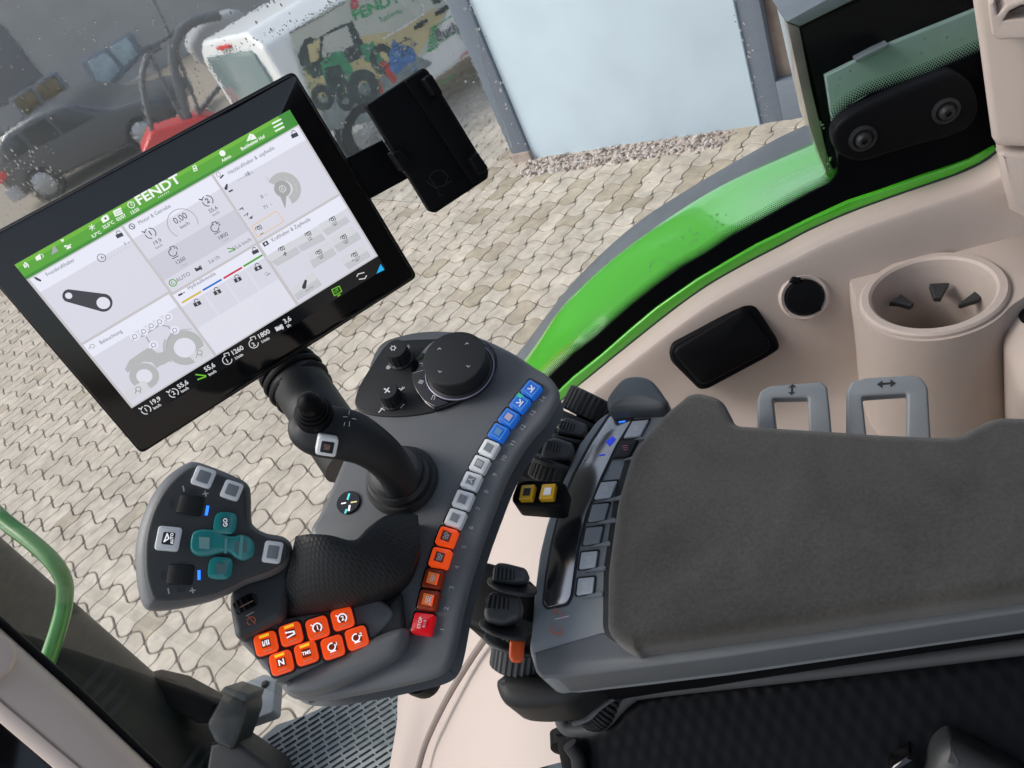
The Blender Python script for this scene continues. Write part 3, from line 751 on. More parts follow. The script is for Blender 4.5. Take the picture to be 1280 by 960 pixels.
scatter(25, [(570, 0), (590, 0), (640, 120), (660, 185), (650, 190)], .0006, .0014)
scatter(28, [(912, 0), (925, 0), (965, 150), (950, 150)], .0006, .0014)
scatter(60, [(420, 0), (560, 0), (600, 110), (440, 180), (390, 100)], .0005, .0012)
scatter(24, [(800, 140), (1010, 150), (1000, 200), (690, 470), (600, 420)], .0005, .0014)
scatter(16, [(1030, 95), (1215, 20), (1222, 60), (1045, 145)], .0006, .0016)
scatter(10, [(1025, 150), (1036, 150), (1040, 215), (1030, 215)], .0006, .0014)
o = g.make('raindrops', m_drop, None); tag(o, 'clear raindrops clinging to the outside of the side window', 'raindrops', kind='stuff')

# ================================================================ REAR CORNER LAMP HOUSING behind the pane
LH = thing('lamp_housing', 'black square lamp housing with grey metal edge behind the glass at top right', 'lamp housing', hitL(1120, 60, .9))
p8 = LP(.86)
slab('housing_shell', m_black, LH, p8, [(1000, 34), (1075, 0), (1290, -90), (1290, 140), (1060, 225), (1043, 228)], 0, -.12, .004)
slab('reflection_panel', mat('grey green reflection', (.28, .40, .38), rough=.12, var=.1, vs=6, coat=.5), LH, p8, [(1031, 95), (1110, 56), (1225, 10), (1290, -20), (1290, 140), (1050, 220)], .006, -.01, .002)  # grey green colour paints the reflection below the black housing
slab('metal_edge', m_steel, LH, p8, [(983, 27), (1050, -10), (1120, -40), (1135, -28), (1073, -3), (1000, 33)], .004, -.12, .001)
slab('side_strip', m_edge, LH, p8, [(983, 28), (999, 34), (1014, 110), (1036, 200), (1046, 222), (1036, 224), (1026, 200), (1012, 160)], .002, -.05, .001)
slab('latch', m_steel, LH, p8, [(1069, 75), (1090, 64), (1110, 55), (1111, 59), (1092, 70), (1071, 79)], .012, 0, .001)

# ================================================================ FENDER
FEN = thing('rear_fender', 'bright green curved wheel fender with a grey rubber lip outside the window', 'fender', TL(-.1, .9, -.8))
def col(px, l): return [hitL(x, y, ll) for (x, y), ll in zip(px, [l] * len(px))] if not isinstance(l, list) else [hitL(x, y, ll) for (x, y), ll in zip(px, l)]
inn = [(560, 720), (620, 610), (697, 508), (790, 440), (890, 378), (990, 318), (1115, 258), (1243, 200), (1330, 165)]
m1 = [(560, 660), (620, 565), (692, 480), (790, 398), (890, 328), (985, 262), (1085, 215), (1220, 150), (1310, 110)]
m2 = [(545, 640), (610, 545), (684, 460), (765, 372), (862, 298), (950, 243), (1050, 195), (1180, 130), (1270, 90)]
out = [(540, 600), (600, 520), (662, 442), (705, 382), (765, 325), (840, 270), (915, 225), (1012, 180), (1120, 130)]
rows = [col(inn, .735), col(m1, .80), col(m2, .90), col(out, 1.0)]
rows.append([p + LD * .012 - UP * .02 for p in rows[-1]])
V_, F_ = surfgeo(rows, 6, 5, .006, -UP); build('fender_skin', V_, F_, m_green, FEN, ang=60)
go = [(535, 590), (592, 508), (650, 440), (715, 357), (790, 285), (865, 235), (940, 192), (990, 165), (1100, 118)]
r0_ = [hitL(x, y, 1.003) - UP * .004 for x, y in out]
rows = [r0_, [a.lerp(b, .5) + UP * .004 for a, b in zip(r0_, [hitL(x, y, 1.06) for x, y in go])], [hitL(x, y, 1.06) for x, y in go], [hitL(x, y, 1.06) - UP * .05 for x, y in go]]
V_, F_ = surfgeo(rows, 6, 3, .006, -UP); build('rubber_lip', V_, F_, m_rubber, FEN, ang=60)

# ================================================================ BEIGE SIDE CONSOLE
SC = thing('side_trim', 'beige moulded side trim with a cup holder, running along the side window', 'cab trim', TL(-.1, .5, -1))
Lr = [.722, .716, .702, .692, .686, .674, .645, .50, .30]
dzr = [0, .007, .007, -.004, -.05]
rows = [[] for _ in Lr]
for (x, y) in E_:
    e = hitL(x, y, LW) - CAM; t = e.dot(TD); z = e.z
    w = max(0, min(1, (x - 640) / 110)) if y < 700 else 0
    w = w * w * (3 - 2 * w)
    A = [0, .004, .004, 0, -.004, -.006, -.010, -.016, -.03]
    zf = -.655
    Bz = [z, z + .003, z + .003, z - .001, z - .013, z - .08, zf + .012, zf, zf - .012]
    for k in range(9):
        rows[k].append(TL(t, Lr[k], lerp(z + A[k], Bz[k], w)))
for t in (t + .2, t + .5):
    for k in range(9): rows[k].append(TL(t, Lr[k], Bz[k]))
V_, F_ = surfgeo(rows, 5, 5); build('trim_shell', V_, F_, m_beige, SC, ang=80)
def AR(px, py):
    """where the ray meets the arch part of the trim"""
    r = cv(px, py); best = None
    for i in range(6):
        a = hitL(*E_[i], LW) - CAM; b = hitL(*E_[i + 1], LW) - CAM
        ta, za, tb, zb = a.dot(TD), a.z, b.dot(TD), b.z
        rt, rz = r.dot(TD), r.z
        # solve d*rt = ta+s(tb-ta), d*rz = za+s(zb-za)
        det = rt * -(zb - za) + rz * (tb - ta)
        if abs(det) < 1e-9: continue
        d = (ta * -(zb - za) + za * (tb - ta)) / det; s = (d * rt - ta) / (tb - ta) if abs(tb - ta) > 1e-6 else (d * rz - za) / (zb - za)
        if -.001 <= s <= 1.001 and d > 0: best = CAM + r * (d - .004)
    return best
sp = [AR(x, y) for x, y in ((612, 790), (590, 822), (565, 862), (545, 900), (530, 935), (519, 975))]
sp = [p for p in sp if p]
print('seam', len(sp))
if len(sp) > 2:
    V_, F_ = tubegeo([Vector(q) for q in spl([tuple(p) for p in sp], 6, False)], .004, 8); build('trim_seam', V_, F_, m_beiged, SC)
# cup holder block with a real well
cz = CAM.z - .505
CPL = PL(Vector((0, 0, cz)), UP, TD)
cc = Vector(CPL.loc(1165, 369)); Rr = .0605; NA = 72
bo = spl([CPL.loc(x, y) for x, y in [(1060, 338), (1090, 318), (1170, 290), (1290, 268), (1330, 330), (1275, 378), (1228, 403), (1155, 420), (1095, 408), (1070, 380)]], 10)
def angres(poly, c, n):
    out = []
    for k in range(n):
        a = 2 * PI * k / n; d = Vector((math.cos(a), math.sin(a))); best = .06
        for i in range(len(poly)):
            p = Vector(poly[i - 1]) - c; q = Vector(poly[i]) - c; e = q - p; det = d.x * -e.y + d.y * e.x
            if abs(det) < 1e-12: continue
            t = (p.x * -e.y + p.y * e.x) / det; s = (d.x * p.y - d.y * p.x) / det
            if t > 0 and -1e-6 <= s <= 1 + 1e-6: best = max(best, t)
        out.append(best)
    return out
rr = angres(bo, cc, NA); V = []; F = []
ringsd = [('o', 1.16, -.16), ('o', 1.05, -.08), ('o', 1.02, -.025), ('o', 1.0, -.012), ('o', .985, -.004), ('o', .96, 0), ('c', .0635, 0), ('c', .0505, 0), ('c', .049, -.012), ('c', .045, -.085), ('c', .001, -.087)]
for kind, f, h in ringsd:
    for k in range(NA):
        a = 2 * PI * k / NA; r = max(rr[k] * f, .0645) if kind == 'o' else f
        V.append(CPL.w(cc.x + r * math.cos(a), cc.y + r * math.sin(a), h))
for j in range(len(ringsd) - 1):
    for k in range(NA): l = (k + 1) % NA; F.append((j * NA + k, j * NA + l, (j + 1) * NA + l, (j + 1) * NA + k))
CUP = build('cup_holder', V, F, m_beige, SC, ang=60)
V_, F_ = lathegeo(CPL.w(cc.x, cc.y, 0), UP, [(.062, -.002), (.0615, .003), (.0595, .005), (.0535, .0052), (.051, .003), (.0498, -.004)], 72)
V2 = V_; F2 = [f for f in F_ if len(f) == 4]; build('cup_ring', V2, F2, m_beige, CUP)
V_, F_ = lathegeo(CPL.w(cc.x, cc.y, -.084), UP, [(.044, 0), (.043, .003), (.001, .003)], 48); build('cup_mat', V_, F_, m_black, CUP)
fp = PL(Vector((0, 0, cz - .030)), (UP - FW * .5).normalized(), TD)
fp.O = CPL.w(cc.x, cc.y, -.03)
def z4(l): return [(1000 + x / 3.693, 300 + y / 3.693) for x, y in l]
for q in ([(412, 287), (465, 248), (528, 290), (510, 305), (455, 290)], [(598, 200), (692, 196), (652, 268), (620, 266)], [(733, 292), (812, 232), (840, 262), (820, 276), (745, 299)]):
    slab('grip_finger', m_ctl, CUP, fp, z4(q), .002, -.004, .001, rc=.001)
slab('trim_bulge', m_beige, SC, CPL, [(1252, 350), (1290, 330), (1420, 320), (1420, 520), (1275, 480), (1252, 410)], -.012, -.16, .022, rc=.02, seg=6)
# storage lid and socket on the sloping wall
sl = PL(TL(-.03, .680, -.535), (-LD * .90 + UP * .42).normalized(), TD)
slab('lid_frame', m_black, SC, sl, [(836, 440), (840, 431), (930, 380), (943, 380), (973, 427), (975, 437), (960, 447), (885, 487), (874, 488), (838, 452)], .010, -.04, .004, rc=.006)
sl2 = slab('storage_lid', m_black, SC, sl, [(842, 440), (846, 434), (926, 386), (934, 387), (964, 430), (961, 440), (884, 481), (874, 481), (844, 446)], .016, .004, .004, rc=.005, dome=.003)
so = PL(TL(.06, .677, -.51), (-LD * .90 + UP * .42).normalized(), TD)
k = so.sc(1005, 370); cxy = so.loc(1005, 371)
V_, F_ = lathegeo(so.w(*cxy, 0), so.n, [(31 * k, -.03), (31 * k, .001), (28 * k, .004), (24.5 * k, .003), (24 * k, -.004)], 40)
build('socket_ring', V_, [f for f in F_ if len(f) == 4], m_beige, SC)
g = Geo(); g.add(*lathegeo(so.w(*cxy, 0), so.n, [(23 * k, -.03), (23 * k, .004), (21 * k, .007), (.001, .008)], 40))
g.add(*slabgeo(so, rnd([so.loc(x, y) for x, y in ((985, 352), (990, 345), (1000, 346), (1000, 354))], .001), .008, -.01, .002))
g.add(*slabgeo(so, rnd([so.loc(x, y) for x, y in ((1010, 386), (1024, 380), (1026, 386), (1014, 392))], .001), .007, -.01, .002))
g.make('socket_cap', m_black, SC)
slab('round_cap', m_black, SC, CPL, [(1272, 385), (1279, 370), (1292, 368), (1300, 385), (1290, 402), (1278, 400)], -.01, -.06, .004, smooth_=True)
# rear pillar + coat hook
RPp = PL(hitL(1250, 100, .66), (-LD * .95 - TD * .3 + UP * .1), TD)
RP_ = thing('rear_pillar', 'beige upright pillar cover with a moulded hook at the top right corner', 'pillar', hitL(1250, 100, .7))
slab('pillar_cover', m_beige, RP_, RPp, [(1212, -40), (1216, 0), (1225, 62), (1234, 130), (1240, 174), (1246, 184), (1500, 198), (1640, -60)], .004, -.05, .006)
slab('lower_cover', m_beige, RP_, RPp, [(1246, 192), (1256, 189), (1500, 204), (1500, 380), (1262, 265), (1252, 226)], .0, -.05, .006)
hk = Geo(); 
hk.add(*slabgeo(RPp, rnd([RPp.loc(x, y, .03) for x, y in ((1236, 4), (1243, 1), (1247, 19), (1258, 6), (1274, 0), (1300, -4), (1300, 4), (1276, 7), (1262, 14), (1254, 26), (1262, 25), (1300, 22), (1300, 48), (1248, 50), (1240, 44), (1237, 20))], .001), .03, .0, .0015))
hk.make('coat_hook', m_beige, RP_)
slab('hook_gap_shade', m_beiged, RP_, RPp, [(1262, 15), (1276, 8), (1300, 4), (1300, 22), (1258, 25)], .012, .0, .001)  # dark beige patch paints the shade inside the hook

# ================================================================ FRONT LEFT: pillar, exhaust, handle, step
FP_n = -cv(100, 870)
pp = PL(P(100, 870, .92), FP_n, RT)
FPI = thing('front_pillar', 'beige front pillar cover with a black seal crossing the bottom left corner', 'pillar', P(100, 900, 1.0))
slab('pillar_cover', m_beige, FPI, pp, [(-90, 702), (0, 783), (100, 872), (200, 966), (260, 1022), (130, 1022), (66, 962), (0, 906), (-90, 830)], 0, -.07, .022, seg=5)
slab('pillar_groove', m_beiged, FPI, pp, [(-90, 800), (0, 874), (100, 958), (170, 1020), (168, 1022), (98, 960), (-2, 876), (-90, 803)], .0006, -.01, .0003)
slab('door_seal', m_black, FPI, pp, [(-90, 688), (0, 769), (100, 858), (210, 964), (240, 990), (232, 1000), (200, 968), (98, 874), (0, 786), (-90, 706)], -.012, -.05, .006)
slab('trim_cap', m_beige, FPI, pp, [(-30, 790), (5, 795), (18, 810), (19, 826), (8, 843), (-30, 860)], .012, -.02, .006, smooth_=True)
slab('lower_glass', m_gloss, FPI, PL(P(20, 960, 1.25), FP_n, RT), [(-120, 780), (150, 1040), (-120, 1040)], 0, -.02, .004)
EX = thing('exhaust_shroud', 'slotted dark exhaust shroud tube outside the bottom left corner, wet with rain', 'exhaust', P(200, 900, 1.6))
m_exh = mat('dusty dark green tube', (.010, .0145, .012), rough=.5, var=.5, vs=9, spec=.3)
ea, eb = P(-70, 708, 1.5), P(330, 1042, 1.85); ax = (eb - ea).normalized(); rE = .1
V_, F_ = tubegeo([ea, ea.lerp(eb, .33), ea.lerp(eb, .66), eb], rE, 40); build('tube', V_, F_, m_exh, EX)
side = ax.cross(FW).normalized(); fr_ = side.cross(ax).normalized()
if fr_.dot(FW) > 0: fr_ = -fr_
if side.dot(DN) > 0: side = -side
for s0 in (.36, .66):
    g = Geo()
    for k in range(4):
        c0 = ea.lerp(eb, s0 + k * .028)
        pts = [c0 + (side * math.cos(a) + fr_ * math.sin(a)) * (rE + .0008) for a in [math.radians(18 + k * 4 + i * 5) for i in range(11)]]
        V = []; F = []
        for i, p in enumerate(pts):
            w_ = .0065 * math.sin(PI * min(1, max(0, (i + .6) / 11.2))) ** .5; V += [p - ax * w_, p + ax * w_]
        for i in range(10): F.append((2 * i, 2 * i + 1, 2 * i + 3, 2 * i + 2))
        g.add(V, F)
    g.make('vent_slots', m_slot, EX, smooth=False)  # raised dark strips paint the shade of open slots
m_gpipe = mat('handrail green', (.045, .22, .035), rough=.28, coat=.5, var=.06)
pts = [P(-60, 585, 1.5), P(0, 646, 1.45), (P(38, 676, 1.42)), P(66, 702, 1.4), P(80, 727, 1.4), P(80, 755, 1.4), P(73, 785, 1.4), P(58, 830, 1.4)]
V_, F_ = tubegeo([Vector(q) for q in spl([tuple(p) for p in pts], 6, False)], .0148, 20)
o = build('grab_handle', V_, F_, m_gpipe, None); tag(o, 'bent bright green grab handle at the lower left edge', 'handle')

m_tread = mat('light coated tread', (.29, .32, .325), rough=.55, var=.1, vs=40)
# step with grating
zst = CAM.z - 1.42
SPn = PL(Vector((0, 0, zst)), UP, Vector((1, 0, 0)))
ST = thing('access_step', 'grey metal access step with slotted tread, below the control console', 'step', SPn.hit(420, 920))
tread = [(322, 925), (345, 905), (380, 893), (500, 838), (640, 775), (720, 1010), (330, 1010)]
slab('tread_plate', m_tread, ST, SPn, tread, 0, -.04, .006)
g = Geo()
k = SPn.sc(430, 910)
du = Vector(SPn.loc(444, 901)) - Vector(SPn.loc(430, 910)); du.normalize(); dv_ = Vector((-du.y, du.x))
c0 = Vector(SPn.loc(430, 910))
tuv = [Vector(SPn.loc(x, y)) for x, y in [(335, 925), (352, 908), (500, 846), (620, 800), (700, 1000), (340, 1000)]]
def inside(p, poly):
    ins = False
    for i in range(len(poly)):
        a, b = poly[i - 1], poly[i]
        if (a.y > p.y) != (b.y > p.y) and p.x < (b.x - a.x) * (p.y - a.y) / (b.y - a.y) + a.x: ins = not ins
    return ins
for i in range(-14, 24):
    for j in range(-24, 26):
        c = c0 + du * (i * .034 + (j % 2) * .004) + dv_ * (j * .0150)
        if inside(c, tuv): g.add(*box(SPn, c.x, c.y, (.030), .0034, -.004, .0035, .0025, .0005, math.atan2(du.y, du.x)))
g.make('tread_slots', m_slot, ST)  # raised dark dashes paint the shade inside the tread slots
slab('bracket_plate', m_grey2, ST, SPn, [(285, 862), (330, 842), (345, 848), (342, 890), (300, 905), (288, 890)], .02, -.01, .004, rc=.01)
for x, y in ((332, 856), (322, 882)):
    g = Geo(); g.add(*lathegeo(SPn.w(*SPn.loc(x, y, .02), .02), UP, [(.010, 0), (.010, .004), (.006, .009), (.0001, .009)], 14))
    g.make('bracket_bolt', m_char, ST)
slab('plate_opening', m_slot, ST, SPn, [(287, 880), (295, 868), (306, 872), (310, 890), (300, 898)], .0215, .015, .001, smooth_=True)  # dark patch on the plate paints the shade of an opening
cl = thing('clear_lamp', 'dark smoky plastic lamp block beside the exhaust at the bottom left', 'lamp', P(280, 900, 1.65))
q = PL(P(280, 900, 1.62), -FW + UP * .4, RT)
slab('lens', mat('smoky plastic', (.012, .017, .017), rough=.45, var=.5, vs=40), cl, q, [(256, 906), (280, 862), (306, 872), (308, 890), (290, 940), (268, 930)], 0, -.08, .01, rc=.01)
slab('lens_cap', mat('pale smoky plastic', (.03, .04, .04), rough=.4, var=.4, vs=40), cl, q, [(274, 866), (280, 858), (310, 868), (307, 878)], .02, -.06, .004, rc=.004)
slab('mount', m_black, cl, q, [(180, 842), (215, 850), (270, 880), (262, 905), (245, 905), (200, 880)], -.03, -.1, .01)
slab('lower_block', m_char, cl, q, [(262, 930), (290, 925), (340, 960), (360, 1010), (250, 1010)], -.01, -.1, .01)

fl = PL(TL(0, 0, -1.46), UP, TD); V_, F_ = slabgeo(fl, [(-.45, -.9), (1.0, -.9), (1.0, .66), (-.45, .66)], 0, -.05, .01); tag(build('cab_floor', V_, F_, m_char, None), kind='structure')
# ================================================================ CAB ROOF (unseen, added to shade the controls and darken reflections)
RO = thing('cab_roof', 'unseen dark headliner added above the controls to shade them', 'roof', TL(0, 0, .62))
rp = PL(TL(0, 0, .62), UP, TD)
V_, F_ = slabgeo(rp, [(-.8, -.8), (.95, -.8), (.95, .36), (-.8, .36)], .06, 0, .01); _g = Geo(); _g.add(V_, F_); _g.add(*slabgeo(rp, [(.02, .362), (.95, .362), (.95, .72), (.02, .72)], .06, 0, .01)); _g.make('headliner', m_seat, RO)  # outline cut back so the display strip reflects sky
rp = PL(TL(.78, 0, 0), -TD, LD)
sgn = 1 if rp.v.z > 0 else -1
V_, F_ = slabgeo(rp, [(-.75, -.75 * sgn), (.62, -.75 * sgn), (.62, .15 * sgn), (-.75, .15 * sgn)], 0, -.05, .01)
build('rear_bulkhead', V_, F_, m_seat, RO)  # unseen back wall, added to darken reflections
# ================================================================ TERMINAL
tu = c2w(Vector((5691 - 640, -2827 - 480, 990))).normalized()
tv = c2w(Vector((1680 - 640, 2365 - 480, 990))).normalized()
tn = tu.cross(tv).normalized()
if tn.dot(FW) > 0: tn = -tn
TP = PL(P(250, 330, .62), tn, (18, 331), (362, 137))
TERM = thing('display_terminal', 'large black touch terminal showing a green and white machine menu', 'display', P(300, 400, .66))
slab('housing', m_black, TERM, TP, [(-46, 311), (368, 87.5), (523.5, 347), (176, 570)], -.0015, -.028, .005, rc=.006, rb=.006)
slab('front_glass', m_gloss, TERM, TP, [(-41, 311.5), (367, 92), (518.5, 346), (177, 564)], 0, -.004, .0008, rc=.005)
EM = lambda n, c, s=.75: mat('screen ' + n, tuple(x * .05 for x in srgb(*c)), rough=.12, var=0, em=srgb(*c), es=s)
s_bg = EM('white', (226, 227, 238)); s_tile = EM('tile', (218, 218, 230)); s_tile2 = EM('shaded tile', (205, 205, 217)); s_gut = EM('gutter', (200, 196, 200))
s_hdr = EM('tile header', (235, 236, 250)); s_key = EM('soft key', (198, 200, 206)); s_key2 = EM('soft key light', (214, 216, 222)); s_gr = EM('green bar', (88, 165, 50)); s_gr2 = EM('green bar light', (112, 182, 50)); s_gr3 = EM('green bar deep', (62, 140, 48))
s_w = EM('white text', (245, 250, 245)); s_t = EM('dark text', (62, 60, 68)); s_tl = EM('mid grey text', (112, 110, 118)); s_ll = EM('faint grey', (168, 168, 176)); s_tr = EM('grey drawing', (184, 185, 186))
s_yel = EM('yellow line', (215, 185, 70)); s_blu = EM('blue line', (35, 115, 205)); s_red = EM('red line', (205, 45, 70)); s_grn = EM('green line', (85, 165, 50)); s_ora = EM('orange frame', (235, 185, 110))
s_cy = EM('cyan corner', (30, 175, 235)); s_blk = EM('black bar', (14, 16, 20)); s_wt = EM('bar text', (215, 215, 218)); s_gic = EM('green icon', (110, 190, 50))
def UV(a, b):
    """screen fraction -> pixel; a along the top edge, b down to the end of the white area"""
    # projective map from the four traced corners of the white area
    return _H(a, b)
def mkH(q):
    (x0, y0), (x1, y1), (x2, y2), (x3, y3) = q
    dx1, dx2, sx = x1 - x2, x3 - x2, x0 - x1 + x2 - x3; dy1, dy2, sy = y1 - y2, y3 - y2, y0 - y1 + y2 - y3
    dt = dx1 * dy2 - dx2 * dy1; g_ = (sx * dy2 - dx2 * sy) / dt; h_ = (dx1 * sy - sx * dy1) / dt
    A = x1 - x0 + g_ * x1; B_ = x3 - x0 + h_ * x3; D_ = y1 - y0 + g_ * y1; E1 = y3 - y0 + h_ * y3
    return lambda a, b: ((A * a + B_ * b + x0) / (g_ * a + h_ * b + 1), (D_ * a + E1 * b + y0) / (g_ * a + h_ * b + 1))
def iH(x, y):
    best = None
    a, b = .5, .5
    for _ in range(30):
        X0, Y0 = _H(a, b); X1, Y1 = _H(a + .001, b); X2, Y2 = _H(a, b + .001)
        j11, j12, j21, j22 = (X1 - X0) / .001, (X2 - X0) / .001, (Y1 - Y0) / .001, (Y2 - Y0) / .001; D = j11 * j22 - j12 * j21
        a += ((x - X0) * j22 - (y - Y0) * j12) / D; b += (j11 * (y - Y0) - j21 * (x - X0)) / D
    return a, b
_H = mkH([(18, 331), (362, 137), (472.5, 320), (164.5, 510.5)])
SCR = Ink(TP, .0004)
def R_(a0, b0, a1, b1, m, dh, rc=0): SCR.poly([UV(a0, b0), UV(a1, b0), UV(a1, b1), UV(a0, b1)], m, dh, rc)
R_(0, 0, 1, 1, s_gut, 0); R_(0, 0, 1, .095, s_gr, .0001)
R_(0, 0, 1, .022, s_gr2, .00015); R_(0, .078, 1, .095, s_gr3, .00015); R_(.955, 0, 1, .095, s_gr3, .00016)
R_(0, 1.0, 1, 1.092, s_blk, .0001)
# tiles
def tile(a0, b0, a1, b1, hh=.085):
    R_(a0, b0, a1, b1, s_tile, .0001); R_(a0, b0, a1, b0 + hh, s_hdr, .00015)
print('INV', [tuple(round(t, 3) for t in iH(*p)) for p in ((153, 282), (187.5, 326), (215, 368), (266, 442), (267.5, 217.5), (319, 300), (352, 348), (369, 378), (100, 428), (200, 374), (318, 306), (420.6, 245), (190, 322), (293, 263), (207, 347), (311.5, 290), (18,344), (30,347), (374,154))])
tile(.008, .102, .329, .532); tile(.008, .546, .324, .992); tile(.337, .102, .661, .549); tile(.333, .563, .656, .992); tile(.669, .102, .994, .549); tile(.667, .563, .994, .992)
TDIR = (345, -194)
def T_(s, x, y, sz, m, b=False, sx=1.): SCR.text(s, x, y, sz, m, TDIR, b, .0006, sx)
def L2(pts, w, m, c=False): SCR.line(pts, w, m, .0005, c)
def RG_(x, y, r, w, m, a0=0, a1=360): SCR.ring(x, y, r, w, m, a0, a1, .0005)
# header bar icons
T_('FENDT', 197.5, 237.5, 11.2, s_w, True, 1.28)
for k in range(6): SCR.disc(198.5 + k * 2.4, 246.5 - k * 1.35, .7, s_w, .0006)
for k in range(3):
    d = (1.9 * k, 4.7 * k); L2([(340.5 + d[0], 154.5 + d[1]), (351 + d[0], 149 + d[1])], 1.9, s_w)
SCR.disc(278, 191.5, 3.8, s_w, .0005); T_('Admin', 283, 198, 3.6, s_w, True)
SCR.poly([(308, 177), (312, 167), (317, 168), (321, 173)], s_w, .0005); L2([(312, 176), (315, 169)], 1, s_gr); T_('Buchheister Hof', 316, 178.5, 3.9, s_w, True, .95)
L2([(241, 208), (244.5, 206.5), (246.5, 212.5), (242.5, 214)], 1, s_w, True); L2([(243, 211), (245, 210)], 1.6, s_w)
for (x, y, t) in ((116, 285, '3,7°C'), (131, 273, '22,5°C'), (147, 264, '02/07'), (164, 256, '13:33')):
    T_(t, x + 4.5, y + 8, 4, s_w, True)
for a in range(3):
    c_, s_ = math.cos(a * PI / 3 + .4) * 4, math.sin(a * PI / 3 + .4) * 4; L2([(115 - c_, 284 - s_), (115 + c_, 284 + s_)], .9, s_w)
SCR.poly([(126, 274), (129, 270), (134, 268), (137, 273), (136, 275), (129, 279)], s_w, .0005); SCR.disc(132, 273, 1.6, s_gr3, .0006)
SCR.poly([(141, 264), (151, 259), (154, 267), (144, 271)], s_w, .0005); L2([(143.5, 266), (152, 262)], .8, s_gr); L2([(144.5, 268.5), (153, 264.5)], .8, s_gr)
RG_(164, 256, 4, 1, s_w); L2([(163.5, 253), (164, 256.5), (166, 256)], .8, s_w)
T_(')', 34, 330, 6, s_w, True); L2([(30, 331), (32, 334)], 2, s_w); L2([(30.5, 328), (34, 332), (31, 334)], 1.2, s_w)
SCR.poly([(44, 322), (46, 320), (50, 317), (52, 324), (48, 325), (46, 326)], s_w, .0005); RG_(51.5, 320, 2.6, .8, s_w, -80, 60)
SCR.poly([(64.5, 318.5), (67, 306), (73, 313.5)], s_ll, .0005)
SCR.poly([(75, 300), (80, 298.5), (79, 303), (77.5, 301.5)], s_w, .0005); L2([(81, 308), (83, 307)], 2, s_w); L2([(84, 308), (88.5, 305.5)], 1.4, s_w); L2([(84, 310.5), (88, 308.5)], 2.4, s_w)
# tile captions
T_('Frontkraftheber', 75.5, 334, 5, s_tl, False, .88); SCR.poly([(42, 346.5), (45, 346), (52, 350), (51, 352), (46, 350)], s_t, .0005)
T_('Motor & Getriebe', 193, 268, 5, s_tl, False, .88); RG_(165, 283, 3.4, 1, s_t); L2([(163.5, 282), (167, 284)], 1.2, s_t)
T_('Heckkraftheber & -zapfwelle', 314, 200.5, 4.9, s_tl, False, .84); RG_(273, 218, 2.6, .8, s_ll); L2([(275.5, 222.5), (279, 219)], 2, s_t)
T_('Hydraulikventile', 252, 351, 4.9, s_tl, False, .86); L2([(223.5, 369), (227.5, 367)], 2.4, s_t); L2([(229, 366), (231, 365)], 1, s_t)
T_('Krafteber & Zapfwelle'.replace('Krafteber', 'Kraftheber'), 363.5, 287, 4.9, s_tl, False, .84); SCR.poly([(327.5, 304), (333.5, 300.5), (336.5, 305), (330.5, 308.5)], s_t, .0005); SCR.disc(332, 304.5, 1.4, s_hdr, .0006)
T_('Beleuchtung', 138.5, 421, 5, s_tl, False, .88); RG_(115.5, 432.5, 2.6, .9, s_ll); L2([(111.5, 434), (111.8, 436)], 1, s_ll)
# padlocks
def lock(x, y, s, m=s_t, n=''):
    L2([(x - 2.6 * s, y + .9 * s), (x + 3 * s, y - 1.6 * s)], 5.2 * s, m); RG_(x - 1.1 * s, y - 4.0 * s, 2.5 * s, .9, m, -10, 200)
    if n: T_(n, x + .3, y - .2, 3.4 * s, s_hdr, True)
lock(149.3, 294.5, .95); lock(368, 169.5, .95); lock(319, 315, .9)
for (x, y, n) in ((246.5, 380, '1'), (271.5, 365.5, '2'), (297, 349.8, '3'), (322.5, 335.5, '4')): lock(x, y, 1, s_t, n)
# front linkage arm
def arm(ax_, ay, ar, bx, by, br, m):
    A = Vector((ax_, ay)); B_ = Vector((bx, by)); d = (B_ - A); L0 = d.length; d.normalize(); e = Vector((-d.y, d.x)); q = []
    for k in range(13): a = PI / 2 + PI * k / 12; q.append(tuple(A + (d * math.cos(a) + e * math.sin(a)) * ar))
    for k in range(13): a = -PI / 2 + PI * k / 12; q.append(tuple(B_ + (d * math.cos(a) + e * math.sin(a)) * br))
    SCR.poly(q, m, .0005)
arm(86, 369.5, 8, 129.5, 378.3, 11.3, s_t); SCR.disc(86, 369.5, 4.2, s_bg, .0006); SCR.disc(129.3, 378.6, 8, s_bg, .0006)
RG_(127, 322.2, 5, .8, s_t); L2([(126.5, 319.5), (127, 322.5), (129.5, 321.8)], .8, s_t); T_('1', 156.5, 304.5, 4.6, s_t); T_('s', 161, 303, 3, s_tl)
for k in range(9): SCR.disc(131 + k * 4, 326 - k * 2.3, .5, s_ll, .0005)
